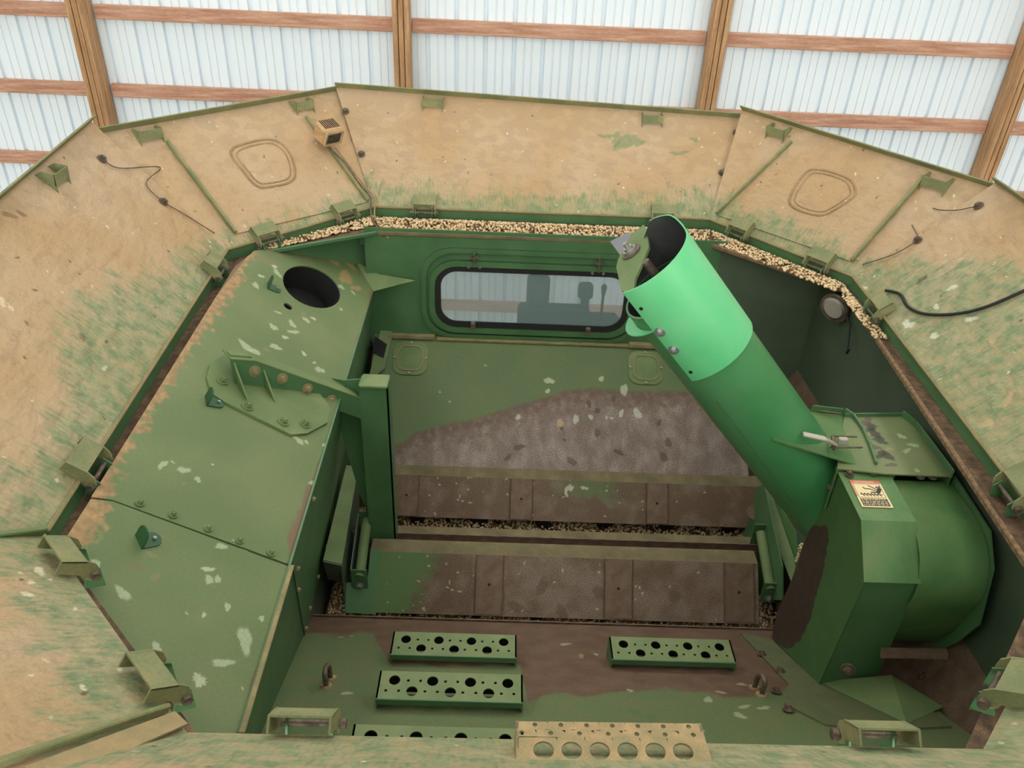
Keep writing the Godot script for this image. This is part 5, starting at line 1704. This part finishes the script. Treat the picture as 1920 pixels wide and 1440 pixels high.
# ---------------------------------------------------------------- cab behind the window
func cab() -> void:
	var w := thing("rear_window", "wide rounded cab window in the green front wall, dusty tinted glass", "window", Vector3(0.145, 2.9, -3.25))
	var cc := Vector3(0.145, 3.062, -3.252)
	var st := mb()
	band(st, rounded(cc, Vector3(0.425, 0, 0), Vector3(0, 0.128, 0), 0.075, 6), rounded(cc, Vector3(0.452, 0, 0), Vector3(0, 0.155, 0), 0.1, 6), Vector3(0, 0, 1), 0.012)
	obj("gasket", st, M.rubber, w)
	st = mb()
	plate(st, rounded(cc + Vector3(0, 0, 0.003), Vector3(0.428, 0, 0), Vector3(0, 0.131, 0), 0.078, 6), 0.004, null, IN)
	obj("pane", st, M.cab_glass, w)
	for q in [Vector3(-0.129, 2.924, -3.25), Vector3(0.417, 2.916, -3.25)]:
		st = mb()
		box(st, q + Vector3(0, -0.005, 0.016), Vector3(0.012, 0, 0), Vector3(0, 0.02, 0), Vector3(0, 0, 0.006), 0.002)
		obj("clip", st, M.old_steel, w)
		bolt("clip_screw", w, q + Vector3(0, 0.012, 0.02), Vector3(0, 0, 1), 0.009, M.steel, false)
	for q in [Vector3(-0.127, 3.264, -3.25), Vector3(0.434, 3.257, -3.25)]:
		st = mb()
		box(st, q + Vector3(0, 0, 0.03), Vector3(0.003, 0, 0), Vector3(0, 0.032, 0), Vector3(0, 0, 0.016), 0.001)
		box(st, q + Vector3(0, 0, 0.024), Vector3(0.018, 0, 0), Vector3(0, 0.005, 0), Vector3(0, 0, 0.007), 0.001)
		obj("top_hinge", st, M.old_steel, w)
		for s in [-1, 1]:
			bolt("screw", w, q + Vector3(s * 0.025, -0.046, 0.017), Vector3(0, 0, 1), 0.007, M.steel, false)
	# the cab's shell
	var c := thing("combine_cab", "cab shell beyond the rear window with a large windscreen", "cab", Vector3(0.15, 1.75, -4.2))
	st = mb()
	box(st, Vector3(0.15, 1.78, -4.2), Vector3(0.85, 0, 0), Vector3(0, 0.04, 0), Vector3(0, 0, 0.86), 0.01)
	obj("cab_floor", st, M.cloth, c)
	st = mb()
	box(st, Vector3(0.15, 3.3, -4.2), Vector3(0.86, 0, 0), Vector3(0, 0.05, 0), Vector3(0, 0, 0.88), 0.02)
	obj("cab_roof", st, M.green, c)
	for x in [-0.68, 0.98]:
		for z in [-5.02, -3.40]:
			st = mb()
			box(st, Vector3(x, 2.54, z), Vector3(0.04, 0, 0), Vector3(0, 0.72, 0), Vector3(0, 0, 0.04), 0.008)
			obj("cab_pillar", st, M.rubber, c)
	st = mb()
	box(st, Vector3(0.15, 2.27, -3.36), Vector3(0.83, 0, 0), Vector3(0, 0.46, 0), Vector3(0, 0, 0.02), 0.004)
	obj("rear_panel", st, M.cloth, c)
	st = mb()
	box(st, Vector3(0.15, 2.56, -5.03), Vector3(0.79, 0, 0), Vector3(0, 0.70, 0), Vector3(0, 0, 0.004))
	obj("windscreen", st, M.pane, c)
	# seat, armrest pad and lever, seen as dark shapes through the glass
	var s := thing("operator_seat", "dark high-backed driver's seat behind the rear window glass", "seat", Vector3(0.2, 1.85, -4.0))
	var hr: Vector3 = Vector3(0.2, 2.845, -3.85)
	st = mb()
	box(st, hr + Vector3(0, -0.01, 0), Vector3(0.062, 0, 0), Vector3(0, 0.085, 0), Vector3(0, 0, 0.04), 0.03)
	obj("headrest", st, M.cloth, s)
	st = mb()
	box(st, Vector3(0.293, 2.586, -3.85) + Vector3(0, -0.1, 0), Vector3(0.20, 0, 0), Vector3(0, 0.26, 0), Vector3(0, 0, 0.05), 0.05)
	obj("backrest", st, M.cloth, s)
	st = mb()
	box(st, Vector3(hr.x + 0.0, 2.2, -4.1), Vector3(0.22, 0, 0), Vector3(0, 0.07, 0), Vector3(0, 0, 0.26), 0.05)
	obj("cushion", st, M.cloth, s)
	st = mb()
	cyl(st, Vector3(hr.x + 0.08, 1.82, -4.1), Vector3(hr.x + 0.08, 2.15, -4.1), 0.12, 0.1, 16)
	obj("pedestal", st, M.cloth, s)
	var g := thing("control_console", "dark rounded grip and console beside the driver's seat", "console", Vector3(0.5, 1.82, -3.9))
	var gp: Vector3 = Vector3(0.46, 2.84, -3.85)
	st = mb()
	box(st, gp, Vector3(0.04, 0, 0), Vector3(0, 0.045, 0), Vector3(0, 0, 0.035), 0.03)
	obj("grip", st, M.cloth, g)
	st = mb()
	cyl(st, gp, gp + Vector3(0.004, -0.2, 0.0), 0.022, 0.032, 12)
	obj("stalk", st, M.cloth, g)
	st = mb()
	box(st, Vector3(gp.x + 0.09, 2.25, -3.85), Vector3(0.13, 0, 0), Vector3(0, 0.42, 0), Vector3(0, 0, 0.12), 0.03)
	obj("console_box", st, M.cloth, g)
	var lv := thing("control_lever", "slim dark lever with a knob seen through the rear window", "lever", Vector3(gp.x + 0.12, 2.66, -3.85))
	var lk: Vector3 = Vector3(0.56, 2.867, -3.85)
	st = mb()
	cyl(st, lk + Vector3(0, -0.22, 0), lk, 0.008, 0.008, 10)
	obj("rod", st, M.rubber, lv)
	st = mb()
	cyl(st, lk + Vector3(0, -0.045, 0), lk, 0.011, 0.017, 12)
	cyl(st, lk, lk + Vector3(0, 0.014, 0), 0.017, 0.008, 12)
	obj("knob", st, M.rubber, lv)

# ---------------------------------------------------------------- beans
func heap(called: String, label: String, seats: Array, r: float, sd: int) -> void:
	var mm := MultiMesh.new()
	mm.transform_format = MultiMesh.TRANSFORM_3D
	mm.use_colors = true
	var s := SphereMesh.new()
	s.radius = r
	s.height = r * 1.75
	s.radial_segments = 8
	s.rings = 5
	s.material = M.bean
	mm.mesh = s
	mm.instance_count = seats.size()
	var rng := RandomNumberGenerator.new()
	rng.seed = sd
	for i in seats.size():
		var b := Basis.from_euler(Vector3(rng.randf() * 3, rng.randf() * 3, rng.randf() * 3)).scaled(Vector3.ONE * rng.randf_range(0.8, 1.15))
		mm.set_instance_transform(i, Transform3D(b, seats[i]))
		var c := Color("cfb184").lerp(Color("e6d3ae"), rng.randf())
		if rng.randf() < 0.2:
			c = Color("7d5f3f")
		mm.set_instance_color(i, c.srgb_to_linear())
	var o := MultiMeshInstance3D.new()
	o.name = numbered(called)
	o.multimesh = mm
	add_child(o)
	meta(o, label, "beans", "", "stuff")

func strewn(quad_pts: Array, count: int, depth: float, sd: int, edge := 0.0) -> Array:
	var rng := RandomNumberGenerator.new()
	rng.seed = sd
	var n := noise(4.0, sd, 2)
	var r := []
	while r.size() < count:
		var u := rng.randf()
		var v := rng.randf()
		var p: Vector3 = quad_pts[0].lerp(quad_pts[1], u).lerp(quad_pts[3].lerp(quad_pts[2], u), v)
		if n.get_noise_2d(p.x * 2.0, p.z * 2.0) + edge < rng.randf_range(-0.5, 0.2):
			continue
		r.append(p + Vector3(0, 0.004 + rng.randf() * depth * sin(PI * v), 0))
	return r

func beans() -> void:
	var y := 3.358
	var a := strewn([Vector3(-0.62, y, -3.43), Vector3(0.96, y, -3.43), Vector3(0.92, y, -3.275), Vector3(-0.54, y, -3.265)], 3000, 0.022, 601, 0.35)
	heap("bean_drift", "pale beans strewn along the ledge under the wide front flap", a, 0.0052, 1)
	a = strewn([Vector3(-1.03, y, -2.96), Vector3(-0.61, y, -3.44), Vector3(-0.58, y, -3.33), Vector3(-0.97, y, -3.0)], 800, 0.02, 602, 0.1)
	heap("bean_drift", "pale beans on the ledge between the work light flap and the round hole", a, 0.0052, 2)
	a = strewn([Vector3(0.97, y, -3.43), Vector3(1.385, y, -2.86), Vector3(1.325, y, -2.80), Vector3(0.945, y, -3.27)], 1100, 0.018, 603, 0.05)
	heap("bean_drift", "pale beans on the angled ledge behind the auger pipe", a, 0.0052, 3)
	a = strewn([Vector3(1.38, y, -2.86), Vector3(1.37, y, -2.4), Vector3(1.325, y, -2.4), Vector3(1.335, y, -2.76)], 420, 0.012, 604, 0.1)
	heap("bean_drift", "few pale beans on the ledge above the round lamp", a, 0.0052, 4)
	a = strewn([Vector3(-0.62, 2.215, -2.72), Vector3(1.15, 2.215, -2.72), Vector3(1.15, 2.22, -2.43), Vector3(-0.62, 2.22, -2.43)], 7000, 0.035, 605, 0.6)
	heap("trough_beans", "dim beans lying in the far auger trough", a, 0.0052, 5)
	a = strewn([Vector3(-0.64, 2.20, -2.30), Vector3(1.15, 2.20, -2.30), Vector3(1.15, 2.20, -2.02), Vector3(-0.64, 2.20, -2.02)], 7000, 0.035, 606, 0.6)
	heap("trough_beans", "dim beans lying in the near auger trough", a, 0.0052, 6)
	a = strewn([Vector3(1.165, 2.599, -2.162), Vector3(1.17, 2.632, -2.114), Vector3(1.165, 2.554, -2.096), Vector3(1.16, 2.508, -2.142)], 60, 0.012, 607, 0.8)
	heap("caught_beans", "small clump of golden beans caught beside the drum housing", a, 0.0052, 7)
	# beds under the scattered beans
	var t := thing("bean_bed", "bed of beans filling the bottom of both auger troughs", "beans", Vector3(0.2, 2.1, -2.35), "", "stuff")
	for z in [-2.575, -2.155]:
		var st := mb()
		box(st, Vector3(0.25, 2.165, z), Vector3(0.9, 0, 0), Vector3(0, 0.05, 0), Vector3(0, 0, 0.155), 0.01)
		obj("bed", st, M.bean_bed, t)

# ---------------------------------------------------------------- small fittings
func cable(called: String, label: String, pts: Array, r: float, m: Material) -> void:
	var t := thing(called, label, "cable", pts[0])
	var fine := []
	for i in pts.size() - 1:
		for k in 6:
			fine.append(pts[i].cubic_interpolate(pts[i + 1], pts[maxi(i - 1, 0)], pts[mini(i + 2, pts.size() - 1)], k / 6.0))
	fine.append(pts[pts.size() - 1])
	var st := mb()
	tube(st, fine, r, 7)
	obj("strand", st, m, t)

func lifted(pts: Array, n: Vector3, h: float) -> Array:
	var r := []
	for p in pts:
		r.append(p + n * h)
	return r

func details() -> void:
	# work light on the corner of the front flap
	var n: Vector3 = frames[7].n
	var fr: Dictionary = frames[7].fr
	var p: Vector3 = Vector3(-0.857, 3.64, -3.629) + n * 0.075
	var t := thing("work_light", "tan dusty square work light with cooling slots on the corner flap", "work light", p - n * 0.07)
	var X: Vector3 = (fr.u * 0.98 - fr.v * 0.0).normalized()
	var Z: Vector3 = (Vector3(0.05, -0.35, 1.0) - X * Vector3(0.05, -0.35, 1.0).dot(X)).normalized()
	var Y: Vector3 = Z.cross(X).normalized()
	var st := mb()
	box(st, p, X * 0.052, Y * 0.042, Z * 0.042, 0.01)
	obj("lamp_shell", st, M.lamp_shell, t)
	for k in 8:
		st = mb()
		box(st, p + Y * 0.0425 + X * (k - 3.5) * 0.0105 + Z * -0.004, X * 0.0019, Y * 0.0022, Z * 0.028)
		obj("cooling_slot", st, M.black, t)
	st = mb()
	band(st, rounded(p + Z * 0.042, X * 0.041, Y * 0.027, 0.006), rounded(p + Z * 0.042, X * 0.05, Y * 0.036, 0.008), Z, 0.008)
	obj("bezel", st, M.lamp_shell, t)
	st = mb()
	plate(st, rounded(p + Z * 0.0435, X * 0.041, Y * 0.027, 0.006), 0.002, null, p + Z * 3.0)
	obj("lens", st, M.lens, t)
	st = mb()
	bar(st, p - Y * 0.045, p - Y * 0.08 - n * 0.05, 0.03, 0.012)
	obj("mounting_foot", st, M.dust, t)
	# round lamp hanging under the ledge
	var q: Vector3 = Vector3(1.355, 3.279, -2.818)
	t = thing("round_lamp", "round lamp with a pale lens tucked under the ledge", "lamp", q)
	var ax := Vector3(-0.75, -0.25, 0.62).normalized()
	st = mb()
	cyl(st, q - ax * 0.06, q, 0.045, 0.062, 24)
	obj("lamp_shell", st, M.rubber, t)
	st = mb()
	cyl(st, q, q + ax * 0.01, 0.064, 0.062, 24)
	obj("lamp_ring", st, M.old_steel, t)
	st = mb()
	cyl(st, q + ax * 0.008, q + ax * 0.016, 0.054, 0.04, 24)
	obj("lens", st, M.zinc_dull, t)
	st = mb()
	tube(st, [q - ax * 0.05, q + Vector3(0.02, -0.02, 0.12), q + Vector3(0.0, -0.10, 0.2), q + Vector3(-0.02, -0.05, 0.25)], 0.005, 7)
	obj("lead", st, M.rubber, t)
	# bolts with trailing tie cables on the flaps
	for b in [[6, [Vector3(-1.476, 3.763, -2.807), Vector3(-1.303, 3.596, -2.85)]], [0, [Vector3(-0.785, 3.735, -3.849), Vector3(-0.687, 3.582, -3.669), Vector3(1.118, 3.713, -3.842), Vector3(1.034, 3.565, -3.666)]], [2, [Vector3(1.589, 3.582, -2.797), Vector3(1.744, 3.739, -2.751)]]]:
		for pb in b[1]:
			bolt("eye_bolt", frames[b[0]].t, pb + frames[b[0]].n * 0.006, frames[b[0]].n, 0.012, M.old_steel)
	var nl: Vector3 = frames[6].n
	cable("tie_cable", "thin tie cable looped between two bolts on the long tan flap", lifted([Vector3(-1.472, 3.759, -2.806), Vector3(-1.435, 3.722, -2.833), Vector3(-1.388, 3.661, -3.064), Vector3(-1.369, 3.656, -2.879), Vector3(-1.309, 3.602, -2.843), Vector3(-1.243, 3.536, -2.876), Vector3(-1.155, 3.451, -2.911)], nl, 0.008), 0.0022, M.old_steel)
	var nr: Vector3 = frames[2].n
	cable("black_cable", "thick black cable sagging across the mostly green side flap", lifted([Vector3(1.437, 3.442, -2.622), Vector3(1.453, 3.462, -2.548), Vector3(1.442, 3.458, -2.455), Vector3(1.453, 3.474, -2.365), Vector3(1.493, 3.52, -2.273), Vector3(1.547, 3.577, -2.213), Vector3(1.625, 3.656, -2.178)], nr, 0.010), 0.0055, M.rubber)
	cable("tie_cable", "thin tie cable hanging from the corner of the mostly green side flap", lifted([Vector3(1.742, 3.737, -2.745), Vector3(1.709, 3.701, -2.797), Vector3(1.685, 3.673, -2.876), Vector3(1.669, 3.651, -2.976), Vector3(1.62, 3.604, -2.927), Vector3(1.589, 3.582, -2.797), Vector3(1.524, 3.517, -2.8), Vector3(1.449, 3.439, -2.873)], nr, 0.012), 0.0022, M.old_steel)
	var n0: Vector3 = frames[0].n
	cable("tie_cable", "thin tie cable by the bolts near the auger pipe end of the front flap", lifted([Vector3(1.105, 3.719, -3.848), Vector3(1.161, 3.671, -3.792), Vector3(1.115, 3.69, -3.814), Vector3(1.201, 3.631, -3.746), Vector3(1.087, 3.611, -3.72), Vector3(1.034, 3.565, -3.666)], n0, 0.01), 0.0022, M.old_steel)
	cable("lamp_cable", "bundle of thin wires running down from the work light", [Vector3(-0.835, 3.609, -3.594) + n * 0.03, Vector3(-0.766, 3.556, -3.572) + n * 0.03, Vector3(-0.682, 3.476, -3.515) + n * 0.02, Vector3(-0.633, 3.423, -3.468) + n * 0.03, Vector3(-0.60, 3.385, -3.36), Vector3(-0.53, 3.345, -3.24)], 0.004, M.old_steel)
	cable("lamp_cable", "second thin wire down to the front ledge below the work light", [Vector3(-0.808, 3.604, -3.616) + n * 0.03, Vector3(-0.729, 3.53, -3.564) + n * 0.025, Vector3(-0.664, 3.469, -3.523) + n * 0.02, Vector3(-0.615, 3.416, -3.476) + n * 0.03, Vector3(-0.585, 3.385, -3.36), Vector3(-0.51, 3.335, -3.24)], 0.0035, M.dust)
	# u-shaped grab loops on the rear floor
	var nf := Vector3(0, 0.851, -0.525)
	for g in [[Vector3(-0.466, 2.664, -1.431), Vector3(-0.467, 2.632, -1.483), "bent rod grab loop beside the column of steps"], [Vector3(0.814, 2.648, -1.457), Vector3(0.809, 2.621, -1.5), "bent rod grab loop near the lapped sheet"]]:
		t = thing("grab_loop", g[2], "loop", g[0], "grab loops")
		st = mb()
		var loop := []
		for k in 11:
			var a := PI * k / 10.0
			loop.append((g[0] + g[1]) * 0.5 + (g[0] - g[1]) * 0.5 * cos(a) + Vector3(0, 0.045 + 0.025 * sin(a), 0))
		loop.push_front(g[0])
		loop.append(g[1])
		tube(st, loop, 0.0075, 10)
		obj("rod", st, M.old_steel, t)
		for e in [g[0], g[1]]:
			st = mb()
			cyl(st, e, e + nf * 0.005, 0.019, 0.017, 14)
			obj("weld_washer", st, M.dust, t)
